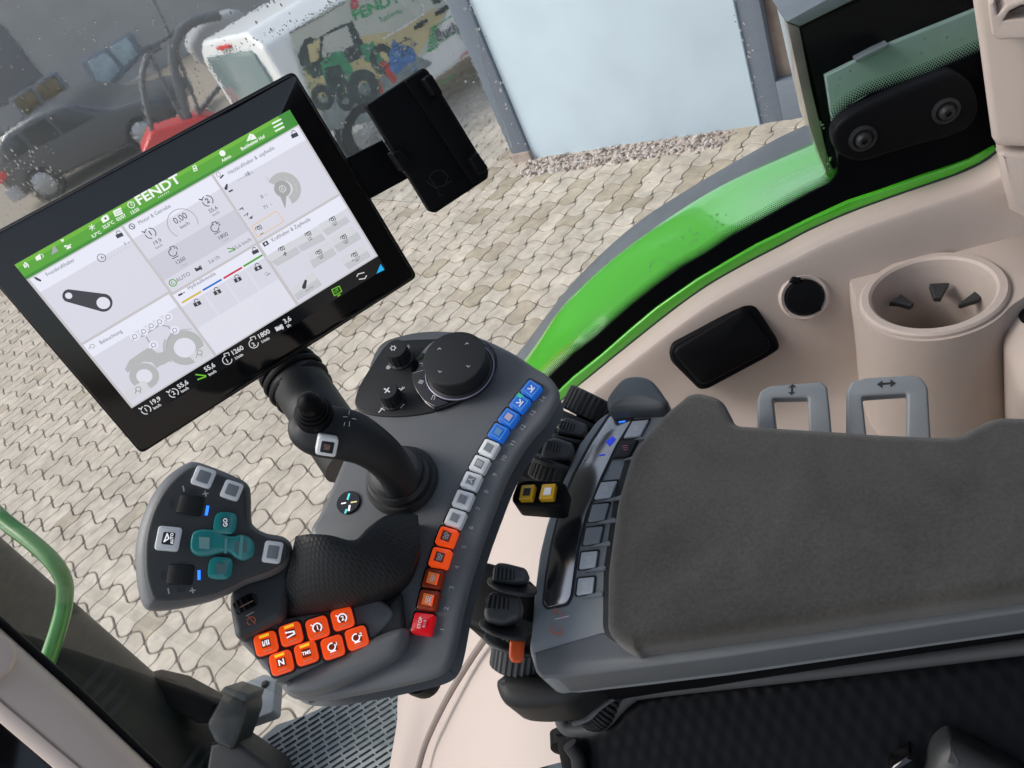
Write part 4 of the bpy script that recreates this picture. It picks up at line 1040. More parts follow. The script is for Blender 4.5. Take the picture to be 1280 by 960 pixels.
# engine tile
R_(.337, .325, .661, .468, s_tile2, .0002)
T_('0,00', 225.5, 273, 8.2, s_t, False, .92); T_('km/h', 231, 281.5, 4.6, s_t)
RG_(228.5, 279, 18.5, 1.0, s_ll, -35, 215)
def gauge(x, y, n, m=s_t, s=1., w=1.1):
    RG_(x, y, 6.6 * s, w, m, -60, 75); RG_(x, y, 6.6 * s, w, m, 95, 150); RG_(x, y, 6.6 * s, w, m, 165, 255); L2([(x - 10.5 * s, y - 2 * s), (x - 7 * s, y - 1.2 * s)], w * 1.3, m); T_(n, x, y, 6.2 * s, m, True)
gauge(188, 291.5, '1'); gauge(259.5, 251, '2')
T_('19,9', 196.5, 302.5, 5, s_t); T_('km/h', 199, 308, 3.4, s_tl); T_('55,6', 266.5, 261.8, 5, s_t); T_('km/h', 270, 267, 3.4, s_tl)
def engine(x, y, n, m=s_t, s=1.):
    RG_(x, y, 4.8 * s, 1., m, 70, 345); L2([(x - 3 * s, y - 4 * s), (x - 3.6 * s, y - 6.6 * s), (x + 1.2 * s, y - 8.2 * s), (x + 2.4 * s, y - 5 * s)], 1., m)
engine(216, 315.5, '1'); engine(268.5, 285, '2'); T_('1', 221, 310, 4.4, s_t, True); T_('2', 273.5, 280, 4.4, s_t, True)
L2([(215.5, 323.5), (223, 319.8)], .9, s_t); L2([(268, 292.8), (275, 289.2)], .9, s_t)
T_('1260', 225.5, 325.8, 5, s_t); T_('1/min', 230, 331, 3, s_ll); T_('1800', 278.5, 295.2, 5, s_t); T_('1/min', 282, 300, 3, s_ll)
RG_(216, 353.5, 4.3, 1.2, s_grn); RG_(216, 353.5, 1.8, .8, s_grn, 60, 330); T_('AUTO', 229, 346.3, 5, s_tl)
def pump(x, y, m, s=1.):
    L2([(x - 2.4 * s, y + 1.4 * s), (x + 2.4 * s, y - .9 * s)], 5.4 * s, m); L2([(x - 2.2 * s, y - .8 * s), (x + .9 * s, y - 2.4 * s)], 1.2, s_hdr if m is s_t else s_blk); L2([(x + 3.4 * s, y - 4 * s), (x + 5.6 * s, y + .2 * s), (x + 4.6 * s, y + 2 * s)], .9, m)
pump(247.5, 335.5, s_t, .9); T_('3,6 l/h', 267.5, 324.5, 4.6, s_tl)
def legs(x, y, m, s=1.): L2([(x - 5 * s, y - 2.4 * s), (x + 5 * s, y - 1.2 * s)], 1.4 * s, m); L2([(x + 5 * s, y - .4 * s), (x - 3 * s, y + 2.6 * s)], 1.4 * s, m)
legs(289, 312.5, s_grn, .95); T_('55,6 km/h', 302.5, 305, 4.6, s_tl)
# hydraulics
for (a, b, m) in (((228, 378), (251, 364.5), s_yel), ((254, 362.5), (276.5, 349.5), s_blu), ((280, 347.5), (302, 334.5), s_red), ((305, 332.5), (327.5, 319), s_grn)): L2([a, b], 2.4, m)
R_(.333, .80, .656, .992, s_bg, .00016)
for k in range(1, 4): a = .335 + k * .081; SCR.poly([UV(a, .655), UV(a + .004, .655), UV(a + .004, .80), UV(a, .80)], s_bg, .0003)
L2([(330, 343), (333, 340), (336, 342)], .8, s_ll); L2([(333, 344.5), (338, 341.5)], .8, s_tl)
# rear linkage tile
T_('18', 309, 217.8, 5, s_t); T_('%', 314.5, 215, 3, s_ll); L2([(296, 226), (316, 216)], .5, s_ll)
arm(283.5, 231, 1.2, 282.5, 235.5, 2, s_t); L2([(286.5, 239.5), (290.5, 237.5)], 2, s_t)
T_('0', 327.5, 246, 4.6, s_t); T_('%', 332.5, 243.5, 3, s_ll); T_('71', 332.5, 258.7, 4.6, s_t); T_('%', 339, 255.5, 3, s_ll)
L2([(299.5, 262), (303, 259.5), (304, 262)], 1.2, s_t); L2([(305, 270), (310, 266), (309, 270)], .8, s_t); SCR.disc(314, 272, 1.6, s_t, .0005); L2([(311, 273.5), (316.5, 269.5)], .8, s_tl)
SCR.ring(355.5, 236, 15.5, 10.5, s_tr, -95, 128, .0004); SCR.disc(353, 236, 10.4, EM('dial grey', (165, 166, 166)), .0005); RG_(353, 236, 4, 1.2, s_tile, 0, 360); T_('C', 353, 236, 3.6, s_bg, True)
SCR.poly([(350, 245), (358, 243), (356.8, 259.5), (355.8, 259.5)], EM('dial pointer grey', (165, 166, 167)), .0005)
for k in range(7):
    a = math.radians(-70 + k * 30); T_('|', 355.5 + 15 * math.cos(a), 236 - 13.5 * math.sin(a), 3, s_tile)
L2([(332.5, 221.5), (335.5, 225)], .8, s_tr)
L2([(314.5, 283), (345, 264), (349, 268), (355, 276.5), (322, 296.5)], .8, s_ora, True)
def pto(x, y, t, s=1.):
    L2([(x - 4.6 * s, y + 3.2 * s), (x - 5.6 * s, y - .4 * s), (x + 1.6 * s, y - 4.6 * s), (x + 4.2 * s, y + .2 * s), (x + 3 * s, y + 1.8 * s)], .8, s_t); RG_(x - .6 * s, y + .2 * s, 2 * s, .9, s_t)
    if t: T_(t, x + 1.6 * s, y + 6 * s, 2.8, s_tl)
    L2([(x + 1.5 * s, y + 9.6 * s), (x + 6 * s, y + 7 * s)], .8, s_t)
pto(324, 285, '', .85)
keys = [((331, 321.5), (365, 300.5), (376, 316), (346.5, 333)), ((367, 301), (396, 284), (407.5, 299.5), (377, 315)), ((397.5, 281), (427, 264.5), (438, 277), (409, 295)), ((383, 317), (410.5, 301), (421, 317.5), (392, 335.5)), ((411.5, 299), (441, 282), (452, 298), (423, 315.5)), ((424, 324), (454, 306.5), (464, 320.5), (436, 337)), ((363.5, 361), (391, 340), (403, 356), (372, 375.5))]
for q in keys:
    SCR.poly(q, s_key, .0003, rc=2)
    mm = [((a[0] + b[0]) / 2, (a[1] + b[1]) / 2) for a, b in ((q[0], q[3]), (q[1], q[2]))]; SCR.poly([q[0], q[1], mm[1], mm[0]], s_key2, .0004, rc=2)
for x, y, t in ((352.5, 311, ''), (385.5, 292.5, '540'), (416, 274, '1000'), (399, 315.5, '540E'), (430, 296.5, '1000'), (443.5, 318.5, 'AUTO')): pto(x, y, t, .82)
T_('P', 357, 317.5, 4.4, s_t, True); arm(382, 351, 1.6, 380, 358.5, 2.6, s_t); T_('AUTO', 387, 361, 2.8, s_tl)
# lights tile: tractor outline drawing
SCR.poly([(156, 461.5), (162, 450), (184, 435), (190, 436), (197, 441), (203, 440), (208, 437), (214, 450), (206, 455), (200, 457), (196, 460), (190, 453), (180, 452), (170, 456), (160, 466)], s_tr, .0004)
SCR.ring(180.5, 470, 13.5, 8, s_tr, 0, 360, .0005); SCR.disc(180.5, 470, 9, s_bg, .00055); SCR.ring(231, 434.5, 18, 10, s_tr, 0, 360, .0005); SCR.disc(231, 434.5, 13, s_bg, .00055)
SCR.ring(231, 434.5, 24.6, 2.2, s_tr, 120, 195, .0004)
L2([(177, 421), (200, 406), (211, 408)], 1.6, s_ll); L2([(183, 421), (188, 430)], 1.6, s_ll); L2([(211, 409), (216, 414), (210, 424), (208, 436)], 1.6, s_ll); L2([(216, 413), (240, 411)], .8, s_ll)
for x, y in ((168.5, 420.5), (179.5, 414), (189, 407), (199.5, 402), (210, 396), (218.5, 412.5), (192, 431)):
    SCR.disc(x, y, 5.4, s_hdr, .0006); SCR.ring(x, y, 2.7, .7, s_tl, 0, 360, .0007); SCR.line([(x - 1.5, y + 2.5), (x - 2.4, y + 5)], .6, s_tl, .0007)
for q in (((154, 490), (180, 475), (189, 486), (163, 502)), ((236, 445), (257, 430), (265, 440), (246, 454))): SCR.poly(q, s_key2, .0007, rc=2)
for x, y in ((173, 486), (249.5, 440.5)): SCR.ring(x, y, 3, .7, s_tl, 0, 360, .0008); SCR.line([(x - 3, y + 2), (x - 4, y + 6)], .6, s_tl, .0008); SCR.line([(x + 2, y + 2), (x + 3, y + 5)], .6, s_tl, .0008)
# bottom bar
gauge(182.5, 512, '1', s_wt, .85, 1.2); T_('19,9', 194, 501, 5.8, s_wt, True); T_('km/h', 196.5, 508, 3.6, s_wt, True)
gauge(217, 491, '2', s_wt, .85, 1.2); T_('55,6', 228.5, 480.5, 5.8, s_wt, True); T_('km/h', 231, 487, 3.6, s_wt, True)
legs(251, 471, s_gic, 1.25); T_('55,6', 262, 459, 5.8, s_wt, True); T_('km/h', 265.5, 466, 3.6, s_wt, True)
engine(284, 450, '', s_wt, 1.15); T_('1', 284, 451, 5, s_wt, True); T_('1260', 296.5, 438, 5.8, s_wt, True); T_('1/min', 298.5, 445.5, 3.6, s_wt, True)
engine(317, 429.5, '', s_wt, 1.15); T_('2', 317, 430.5, 5, s_wt, True); T_('1800', 329.5, 417.5, 5.8, s_wt, True); T_('1/min', 331.5, 425, 3.6, s_wt, True)
pump(348.5, 409.5, s_wt, 1.05); T_('3,6', 359, 400, 5.8, s_wt, True); T_('l/h', 361, 407, 3.6, s_wt, True)
L2([(414.5, 362), (424, 357.5), (427, 364), (418, 369.5)], 1.2, s_gic, True); T_('UT', 420.5, 363.5, 3.6, s_gic, True); L2([(422, 370), (425, 368)], 1.6, s_gic)
L2([(446, 345.5), (447.5, 342.5), (455, 340.5)], 1.2, s_wt); L2([(449, 349), (456, 348), (458, 344.5)], 1.2, s_wt)
SCR.poly([(470.5, 342), (475.5, 330), (480.5, 337)], s_cy, .0005)
SCR.make('screen', TERM)
# terminal post
PO = thing('terminal_post', 'black ribbed rubber post that carries the terminal', 'post', P(420, 560, .66))
pts = [P(335, 425, .76), P(352, 450, .75), P(362, 464, .745), P(375, 482, .74), P(390, 504, .735), P(410, 534, .72), P(440, 578, .70)]
V_, F_ = tubegeo([Vector(q) for q in spl([tuple(p) for p in pts], 4, False)], .027, 28); build('column', V_, F_, m_char, PO)
for i, (x, y, s) in enumerate(((360, 462, 1.06), (367, 471, 1.12), (374, 481, 1.12), (381, 491, 1.06))):
    a = P(x, y, .745); d = (P(375, 482, .74) - P(335, 425, .76)).normalized()
    V_, F_ = lathegeo(a, d, [(.026, -.004), (.0272 * s, -.003), (.028 * s, 0), (.0272 * s, .003), (.026, .004)], 36); build('rubber_rib', V_, F_, m_black, PO)
# phone holder
PH = thing('phone_holder', 'flat black phone holder with three clips on an arm beside the terminal', 'holder', P(520, 200, .62))
def z8(l): return [(440 + x / 4.571, 70 + y / 4.571) for x, y in l]
slab('mounting_arm', m_black, PH, TP, z8([(-60, 600), (175, 480), (320, 700), (80, 830)]), -.010, -.016, .001)
TP2 = PL(P(533, 175, .615), tn, (458, 132), (527, 85))
slab('back_plate', m_black, PH, TP2, z8([(80, 285), (408, 66), (435, 80), (783, 655), (778, 700), (480, 897), (450, 893)]), 0, -.010, .0015, rc=.002)
slab('side_rail', m_black, PH, TP2, z8([(300, 143), (408, 76), (428, 86), (772, 660), (768, 692), (692, 738)]), .0022, -.002, .001, rc=.002)
for q in ([(408, 130), (455, 98), (520, 205), (516, 222), (470, 232)], [(672, 590), (718, 545), (780, 635), (776, 655), (725, 680)], [(225, 557), (285, 533), (345, 620), (342, 635), (298, 665)]):
    slab('clip', m_black, PH, TP2, z8(q), .014, -.004, .002, rc=.002)
ik = Ink(TP2, .0004)
m_emb = mat('embossed mark', (.020, .021, .024), rough=.3, var=0)
c = z8([(440, 690), (470, 655), (520, 655), (550, 690), (530, 740), (480, 750)]); ik.line(c, .9, m_emb, 0, True)
for q in ([(425, 715), (480, 755), (500, 765)], [(570, 712), (520, 745)], [(490, 770), (500, 800), (520, 790)]): ik.line(z8(q), .9, m_emb)
ik.make('embossed_logo', PH)

# ================================================================ CONSOLE
toc = -cv(520, 620).normalized()
an = math.acos(max(-1, min(1, UP.dot(toc)))); t_ = .40
cn_ = (UP * math.sin((1 - t_) * an) + toc * math.sin(t_ * an)).normalized()
CO = PL(P(520, 620, .56), cn_, (520, 620), (620, 600))
CON = thing('control_console', 'dark grey control console with numbered coloured keys and a round jog dial', 'control panel', P(520, 620, .6))
outl = [(470, 433), (500, 417), (545, 411), (592, 417), (636, 436), (667, 456), (688, 470), (699, 492), (687, 520), (662, 550), (638, 588), (619, 634), (602, 680), (587, 728), (577, 768), (570, 804), (562, 830), (545, 844), (500, 856), (440, 868), (400, 874), (366, 872), (350, 860), (352, 845), (390, 825), (440, 800), (470, 760), (440, 720), (400, 690), (386, 664), (398, 640), (416, 600), (438, 545), (452, 485)]
slab('housing', m_grey, CON, CO, outl, 0, -.026, .0055, smooth_=True, seg=5, rb=.002, taper=-.017)
# raised key rail
rail_in = [(640, 478), (617, 508), (592, 548), (570, 590), (550, 635), (533, 690), (520, 740), (508, 795)]
rail_out = [(552, 806), (562, 760), (575, 710), (590, 655), (608, 605), (630, 560), (655, 515), (686, 480), (672, 466), (655, 466)]
0 and slab('key_rail', m_char, CON, CO, rail_in[::-1] + rail_out[::-1] if False else rail_in + rail_out, .0012, -.004, .001, rc=.003)
# right hand scale band
0 and slab('number_band', m_grey, CON, CO, [(553, 808), (563, 762), (577, 711), (591, 656), (609, 606), (631, 561), (656, 516), (685, 484), (688, 492), (672, 530), (650, 575), (627, 624), (609, 680), (594, 735), (578, 788), (566, 812)], .0022, -.006, .0016, rc=.003)
ctr = [(425, 118), (388, 163), (352, 210), (318, 258), (288, 310), (257, 362), (230, 416), (203, 477), (178, 537), (149, 597), (128, 665), (106, 734), (90, 803), (72, 880)]
ctr = [(500 + x / 2.595, 440 + y / 2.595) for x, y in ctr]
num = [(463, 153), (430, 198), (398, 245), (366, 295), (337, 345), (308, 398), (280, 453), (255, 508), (231, 570), (208, 632), (185, 698), (168, 764), (151, 832), (137, 900)]
num = [(500 + x / 2.595, 440 + y / 2.595) for x, y in num]
kink = Ink(CO, .0006)
kcol = [m_blueK] * 4 + [m_lite] * 5 + [m_oraK] * 2 + [m_oraD, m_oraD, m_redK]
knames = ['blue key with a white mark', 'blue key with a green corner', 'blue key with a pink mark', 'plain blue key']
def key(pl, cx, cy, w, h, ang_uv, m, h0, h1, rc, par, name='key', inner=None, ir=.55, label=None):
    u, v = pl.loc(cx, cy, h1)
    g = Geo(); g.add(*box(pl, u, v, w, h, h0, h1, rc, .0012, ang_uv), 0)
    ms = [m]
    if inner: g.add(*box(pl, u, v, w * ir, h * ir, h1 - .001, h1 + .00025, rc * .4, .0001, ang_uv), 1); ms.append(inner)
    return g.make(name, ms, par, label=label)
S5 = []
for i, (x, y) in enumerate(ctr):
    a = Vector(CO.loc(*ctr[max(0, i - 1)])); b = Vector(CO.loc(*ctr[min(13, i + 1)])); d = a - b; ang_ = math.atan2(d.y, d.x)
    pitch = d.length / (2 if 0 < i < 13 else 1)
    u, v = CO.loc(x, y, .0016)
    g = Geo(); g.add(*box(CO, u, v, pitch * .97, pitch * .98, -.002, .0019, .002, .0004, ang_)); wl_ = g.make('key_well', m_gloss, CON)
    inner = {m_lite: m_keyin}.get(kcol[i])
    if i in (11, 12): inner = None
    kk = key(CO, x, y, pitch * .87, pitch * .90, ang_, kcol[i], -.001, .0052, .0020, CON, 'key', inner, .56, 'blue' and {0: 'blue', 1: 'pale grey', 2: 'orange', 3: 'dim orange', 4: 'red'}[0 if i < 4 else 1 if i < 9 else 2 if i < 11 else 3 if i < 13 else 4] + ' square key beside the number %d' % (14 - i))
    ki = Ink(CO, .0060)
    dpx = (ctr[max(0, i - 1)][0] - ctr[min(13, i + 1)][0], ctr[max(0, i - 1)][1] - ctr[min(13, i + 1)][1])
    L0 = math.hypot(*dpx); ex = (dpx[0] / L0, dpx[1] / L0); ey = (-ex[1] * .95, ex[0] * .95)
    def q(a, b): return (x + ex[0] * a + ey[0] * b, y + ex[1] * a + ey[1] * b)
    hv = lambda s: [q(-s, -s), q(s, -s), q(s, s), q(-s, s)]
    if i < 4:
        mk = [m_white, m_white, mat('faded pink print', (.45, .40, .50), var=0), mat('faded blue print', (.10, .26, .48), var=0)][i]
        ki.line(hv(7.4), 1.0, mat('key frame blue', (.10, .3, .6), var=0) if 'key frame blue' not in MATS else MATS['key frame blue'], 0, True)
        if i == 1: ki.poly([q(3, -9), q(9, -9), q(9, 0), q(5, -3)], mat('green key corner', (.03, .45, .25), var=0, em=(.02, .5, .3), es=.3))
        if i < 2: ki.line([q(-4, 3), q(3, 3)], 1.6, mk, .0002); ki.line([q(-3, -3), q(0, 2), q(3, -2)], 1.5, mk, .0003)
        else: ki.poly(hv(4.2), mk, .0002)
    elif i < 9:
        ki.line(hv(5.8), .9, m_white, 0, True)
        if i == 5:
            for k in range(4): ki.line([q(-3, -3 + k * 2), q(3, -3 + k * 2)], .9, m_white, .0004)
        if i == 6: ki.line([q(-3, 3), q(0, 0), q(0, -4)], .9, m_white, .0004); ki.line([q(0, 0), q(3, 3)], .9, m_white, .00045)
    elif i < 13:
        ki.poly(hv(6.2 if i < 11 else 7.2), m_oraD if i < 11 else MATS.get('amber glow') or mat('amber glow', (.65, .14, .02), rough=.3, var=0, em=(.9, .2, .03), es=.15), 0)
        if i in (11, 12): ki.poly([q(-7.2, 5.4), q(7.2, 5.4), q(7.2, 7.6), q(-7.2, 7.6)], m_oraK, .0002)
        for k in range(3): ki.ring(*q(-2.4 + k * 2.4, (k % 2) * 2.4 - 1), 1.7, 1.0, m_white, dh=.0002 + k * .00002)
        if i == 12: ki.text('AUTO', *q(0, 4), 3, m_white, dpx, True, .0003)
        if i in (9, 10): ki.line([q(-3.5, 3), q(3, 3.2)], 1.0, m_white, .0003)
    else:
        ki.text('STOP', *q(0, -3), 4.2, m_white, dpx, True, .0002); ki.line([q(-3.4, 3), q(3.4, 3)], 3.4, m_icon, .0002); ki.text('EIB', *q(0, 3), 3, m_redK, dpx, True, .0004)
    ki.make('key_print', kk)
    kink.text(str(14 - i), num[i][0], num[i][1], 5.6, m_icon, dpx)
0 and kink.line([(685, 485), (657, 517), (632, 561), (610, 606), (592, 656), (578, 711), (564, 762), (552, 808)], .9, m_slot)
kink.make('scale_numbers', CON)
# dial panel
def z7(l): return [(440 + x / 6.4, 400 + y / 6.4) for x, y in l]
print('APD', [(p, round((AP.hit(*p, -.022) - CAM).dot(FW), 3)) for p in ((720, 560), (700, 620), (660, 720), (655, 800), (735, 505))], [(p, round((CO.hit(*p) - CAM).dot(FW), 3)) for p in ((690, 480), (600, 690), (492, 774))]) if 'AP' in globals() else 0
dp = slab('dial_panel', m_char, CON, CO, z7([(22, 665), (28, 610), (70, 500), (240, 235), (300, 190), (400, 160), (700, 145), (770, 120), (880, 110), (1010, 140), (1120, 215), (1160, 320), (1130, 430), (1010, 575), (850, 655), (640, 735), (420, 768), (250, 768), (130, 750), (50, 715)]), .0016, -.004, .0012, smooth_=True)
slab('dial_bezel', m_gloss, CON, CO, z7([(470, 440), (480, 350), (560, 250), (700, 150), (880, 118), (1010, 150), (1105, 220), (1145, 320), (1115, 425), (1000, 565), (850, 645), (690, 705), (640, 705), (560, 640), (495, 540)]), .0045, -.002, .0016, smooth_=True)
slab('bezel_key', m_grey2, CON, CO, z7([(552, 262), (610, 200), (660, 165), (740, 140), (700, 180), (650, 225), (600, 272)]), .0052, 0, .0005)
dk = Geo(); 
du_, dv__ = CO.loc(*z7([(815, 300)])[0], .024); c0 = CO.w(du_, dv__, 0); sc_ = CO.sc(567, 447, .024); rD = 35.5 * sc_
V_, F_ = lathegeo(c0, CO.n, [(rD * 1.10, .003), (rD * 1.12, .006), (rD * 1.0, .008), (rD * 1.0, .0165), (rD * .985, .018), (rD * 1.02, .0185), (rD * 1.02, .0225), (rD * .99, .0237), (rD * .93, .024), (.0001, .0238)], 72)
DI = build('jog_dial', V_, F_, m_char, CON, ang=30)
V_, F_ = lathegeo(c0, CO.n, [(rD * 1.115, .0062), (rD * 1.13, .0066), (rD * 1.13, .007), (rD * 1.10, .0074)], 72); build('light_ring', V_, [f for f in F_ if len(f) == 4], mat('lilac light ring', (.3, .28, .42), rough=.3, var=0), DI)
ik = Ink(PL(c0 + CO.n * .0241, CO.n, CO.u), .0002)
for (x, y), a in zip(z7([(698, 228), (918, 186), (930, 372), (704, 415)]), (0, 1, 1, 0)):
    ik.line([(x - 2, y + 1.4 * (1 if y < 445 else -1)), (x, y - .6 * (1 if y < 445 else -1)), (x + 2, y + .8 * (1 if y < 445 else -1))], .9, m_icon)
ik.make('dial_arrows', DI)
for (x, y), r, nm in zip(z7([(345, 228), (280, 563)]), (13, 12.2), ('ac', 'fan')):
    u, v = CO.loc(x, y, .017); o_ = CO.w(u, v, 0); k = CO.sc(x, y, .017) * r
    V_, F_ = lathegeo(o_, CO.n, [(k * 1.15, .001), (k * 1.12, .003), (k * 1.0, .004), (k * .97, .0155), (k * .9, .017), (.0001, .0172)], 24, ribs=14, ribd=.0005, ribr=(2, 3)); kb = build('rotary_knob', V_, F_, m_char, CON, ang=30)
    ik = Ink(PL(o_ + CO.n * .0172, CO.n, CO.u), .0003)
    if nm == 'ac':
        ik.ring(x - 2.5, y - .5, 2.4, 1, m_white)
        for a in range(6): ik.line([(x - 2.5 + 2.4 * math.cos(a * PI / 3), y - .5 + 2.4 * math.sin(a * PI / 3)), (x - 2.5 + 3.8 * math.cos(a * PI / 3), y - .5 + 3.4 * math.sin(a * PI / 3))], .8, m_white, .0001)
    else:
        for a in (.6, 2.17, 3.74, 5.3): ik.line([(x, y), (x + 4 * math.cos(a), y + 3.6 * math.sin(a))], 1.7, m_white, .0001 + a * .00001)
    ik.make('knob_icon', kb)
ik = Ink(CO, .0021)
zp = z7
ik.line(zp([(425, 340), (460, 360)]), 1.5, m_white); ik.line(zp([(390, 700), (415, 675)]), 1.8, m_white); ik.line(zp([(215, 738), (245, 705)]), 1.5, m_white); ik.line(zp([(230, 705), (262, 722)]), .9, m_white)
ik.line(zp([(380, 570), (420, 540)]), 1.0, m_white); ik.line(zp([(375, 548), (395, 555), (408, 535)]), 1.0, m_white, .0001)
for a in range(3): c_, s_ = math.cos(a * 1.05) * 3, math.sin(a * 1.05) * 2.6; x, y = zp([(445, 215)])[0]; ik.line([(x - c_, y - s_), (x + c_, y + s_)], .9, m_icon, a * .0001)
x, y = zp([(292, 378)])[0]; ik.disc(x, y, 2.8, m_icon)
ik.make('panel_print', CON)
ik = Ink(CO, .0048)
for q_ in ([(530, 500), (560, 510)], [(536, 490), (566, 500)], [(542, 480), (572, 490)]): ik.line(zp(q_), 1.1, m_icon)
ik.line(zp([(635, 635), (650, 600), (665, 610), (655, 640)]), 1.0, m_icon); ik.line(zp([(545, 345), (575, 350), (560, 365)]), 1.0, m_icon)
ik.line(zp([(485, 425), (580, 398)]), .5, m_icon); ik.line(zp([(575, 640), (655, 685)]), .5, m_icon)
ik.make('bezel_print', CON)
# emblem disc
x, y = 436, 628.5
ik = Ink(CO, .0020); u, v = CO.loc(x, y)
V_, F_ = lathegeo(CO.w(u, v, 0), CO.n, [(.0092, 0), (.0092, .001), (.0088, .0016), (.0001, .0016)], 36); em = build('emblem_disc', V_, F_, m_gloss, CON)
ik.line([(436.5, 617.5), (434.5, 624)], 2.4, m_tealL); ik.line([(433, 637), (431.5, 641)], 2.4, m_tealL); ik.line([(427, 629.5), (432, 628.5)], 1.7, m_wgl); ik.line([(439, 628), (445.5, 627)], 1.7, mat('cream light', (.6, .55, .3), em=(.9, .85, .4), es=.4, var=0)); ik.line([(437, 632), (436, 638)], 2.4, m_wgl)
ik.make('emblem_print', em)
# under-side boss
V_, F_ = lathegeo(CO.hit(525, 846, -.035), CO.n, [(.012, -.012), (.013, 0), (.013, .01)], 24); build('underside_boss', V_, F_, m_black, CON)

# ================================================================ GREY CROSS LEVER
def z3(l): return [(340 + x / 3.428, 400 + y / 3.428) for x, y in l]
JL = thing('cross_lever', 'black curved cross lever with a small thumb stick and one white key', 'lever', CO.hit(503, 600))
bx, by = z3([(560, 665)])[0]
o_ = CO.hit(bx, by + 8, 0); k = CO.sc(bx, by)
V_, F_ = lathegeo(o_, (CO.n * .9 + (P(470, 560, .5) - o_).normalized() * .35).normalized(), [(42 * k, -.004), (42 * k, .004), (39 * k, .0075), (35 * k, .0075), (36.5 * k, .012), (33 * k, .0155), (30 * k, .0155), (31 * k, .020), (28 * k, .0235), (24 * k, .024), (.001, .03)], 56)
build('rubber_boot', V_, F_, m_ctl, JL, ang=35)
body = [((392, 522), .505, 9), ((384, 528), .503, 20), ((386, 534), .502, 28), ((398, 538), .501, 32.5), ((418, 541), .502, 33), ((440, 546), .504, 32), ((462, 557), .508, 28), ((481, 572), .515, 25.5), ((494, 589), .525, 23.5), ((502, 605), .535, 22.5)]
pts = [tuple(P(x, y, d)) for (x, y), d, r in body]; rad = [r * d / FPX for (x, y), d, r in body]
pp_ = [Vector(p) for p in spl(pts, 4, False)]; rr_ = [max(.001, x[0]) for x in spl([(r, 0, 0) for r in rad], 4, False)]
V_, F_ = tubegeo(pp_, rr_, 36)
# flatten towards the lever's top face
tnL = -cv(420, 540).normalized(); V2 = []
for i, p in enumerate(V_):
    c = pp_[i // 36]; h = (p - c).dot(tnL); V2.append(p - tnL * h * (.42 if h > 0 else .1))
build('lever_body', V2, F_, m_char, JL)
ls_ = z3([(178, 372)])[0]
o_ = P(ls_[0], ls_[1] + 8, .492); nn = (tnL + (P(360, 440, .5) - P(400, 540, .5)).normalized() * .45).normalized(); k = .49 / FPX
V_, F_ = lathegeo(o_, nn, [(24 * k, -.006), (24 * k, .001), (21 * k, .0028), (19 * k, .0024), (20.5 * k, .0045), (18 * k, .0062), (16 * k, .0058), (17.5 * k, .008), (15 * k, .0098), (13.6 * k, .0095), (15 * k, .0115), (14.8 * k, .016), (12.5 * k, .0195), (8 * k, .0222), (3 * k, .0236), (.0001, .0238)], 40)
build('thumb_stick', V_, F_, m_black, JL, ang=40)
jp = PL(P(409, 559, .4835), (tnL + RT * .05 + DN * .20).normalized(), (400, 560), (420, 563))
kk = key(jp, 409, 559, 25 * k, 23 * k, 0, m_lite, -.01, .003, .002, JL, 'thumb_key', m_slot, .62)
ik = Ink(jp, .0036); ik.poly([(405, 555), (413, 556), (412, 563), (404, 562)], mat('rusty mark', (.22, .12, .10), var=.5, vs=400)); ik.make('key_print', kk)
jp2 = PL(P(436, 522, .478), tnL, (400, 560), (420, 563))
ik = Ink(PL(P(436, 524, .4835), tnL, (430, 520), (440, 521)), .0)
for q_ in ([(437, 513), (436, 518)], [(429, 521), (434, 521)], [(440, 523), (445, 524)], [(431, 528), (430, 532)], [(437, 527), (436.5, 533)]): ik.line(q_, .8, m_icon)
ik.make('lever_print', JL)

# ================================================================ MULTIFUNCTION GRIP
def z1(l): return [(160 + x / 3.2, 560 + y / 3.2) for x, y in l]
MG = thing('multifunction_grip', 'grey multifunction joystick head with teal keys above eight orange keys', 'joystick', P(330, 730, .54))
gn = (-cv(245, 665).normalized() * .93 + UP * .12 + TD * .12).normalized()
GP = PL(P(245, 665, .475), gn, (160, 640), (320, 665))
hd = [(88, 652), (56, 628), (36, 560), (26, 470), (28, 385), (48, 290), (90, 190), (150, 110), (225, 55), (270, 45), (340, 66), (440, 108), (487, 140), (498, 190), (500, 280), (515, 310), (560, 335), (630, 350), (664, 385), (662, 440), (630, 485), (560, 520), (480, 545), (410, 583), (330, 615), (240, 636), (160, 650)]
slab('grip_head', m_grey, MG, GP, z1(hd), .0, -.026, .011, smooth_=True, seg=6, rb=.006)
hd2 = [(96, 600), (72, 520), (66, 440), (72, 350), (100, 250), (150, 160), (215, 95), (262, 74), (330, 90), (430, 132), (468, 160), (474, 200), (478, 290), (500, 325), (560, 356), (620, 368), (640, 390), (640, 432), (612, 466), (545, 500), (470, 525), (400, 562), (320, 592), (200, 610), (130, 612)]
slab('face_plate', m_face, MG, GP, z1(hd2), .0012, -.006, .0022, smooth_=True, seg=4)
gk = GP.sc(245, 665)
def gkey(x, y, w, h, rot, m, inner=None, ir=.55, rc=.0022, h1=.0048, nm='grip_key', label=None):
    x, y = z1([(x, y)])[0]; return key(GP, x, y, w / 3.2 * gk, h / 3.2 * gk, math.radians(rot), m, -.002, h1, rc, MG, nm, inner, ir, label)
_d = Vector(GP.loc(300, 665)) - Vector(GP.loc(200, 665)); a0 = math.degrees(math.atan2(_d.y, _d.x))
def za(deg): return deg + a0
gkey(303, 115, 84, 82, za(-18), m_lite, m_keyin, .6); gkey(416, 168, 80, 78, za(-18), m_lite, m_keyin, .6)
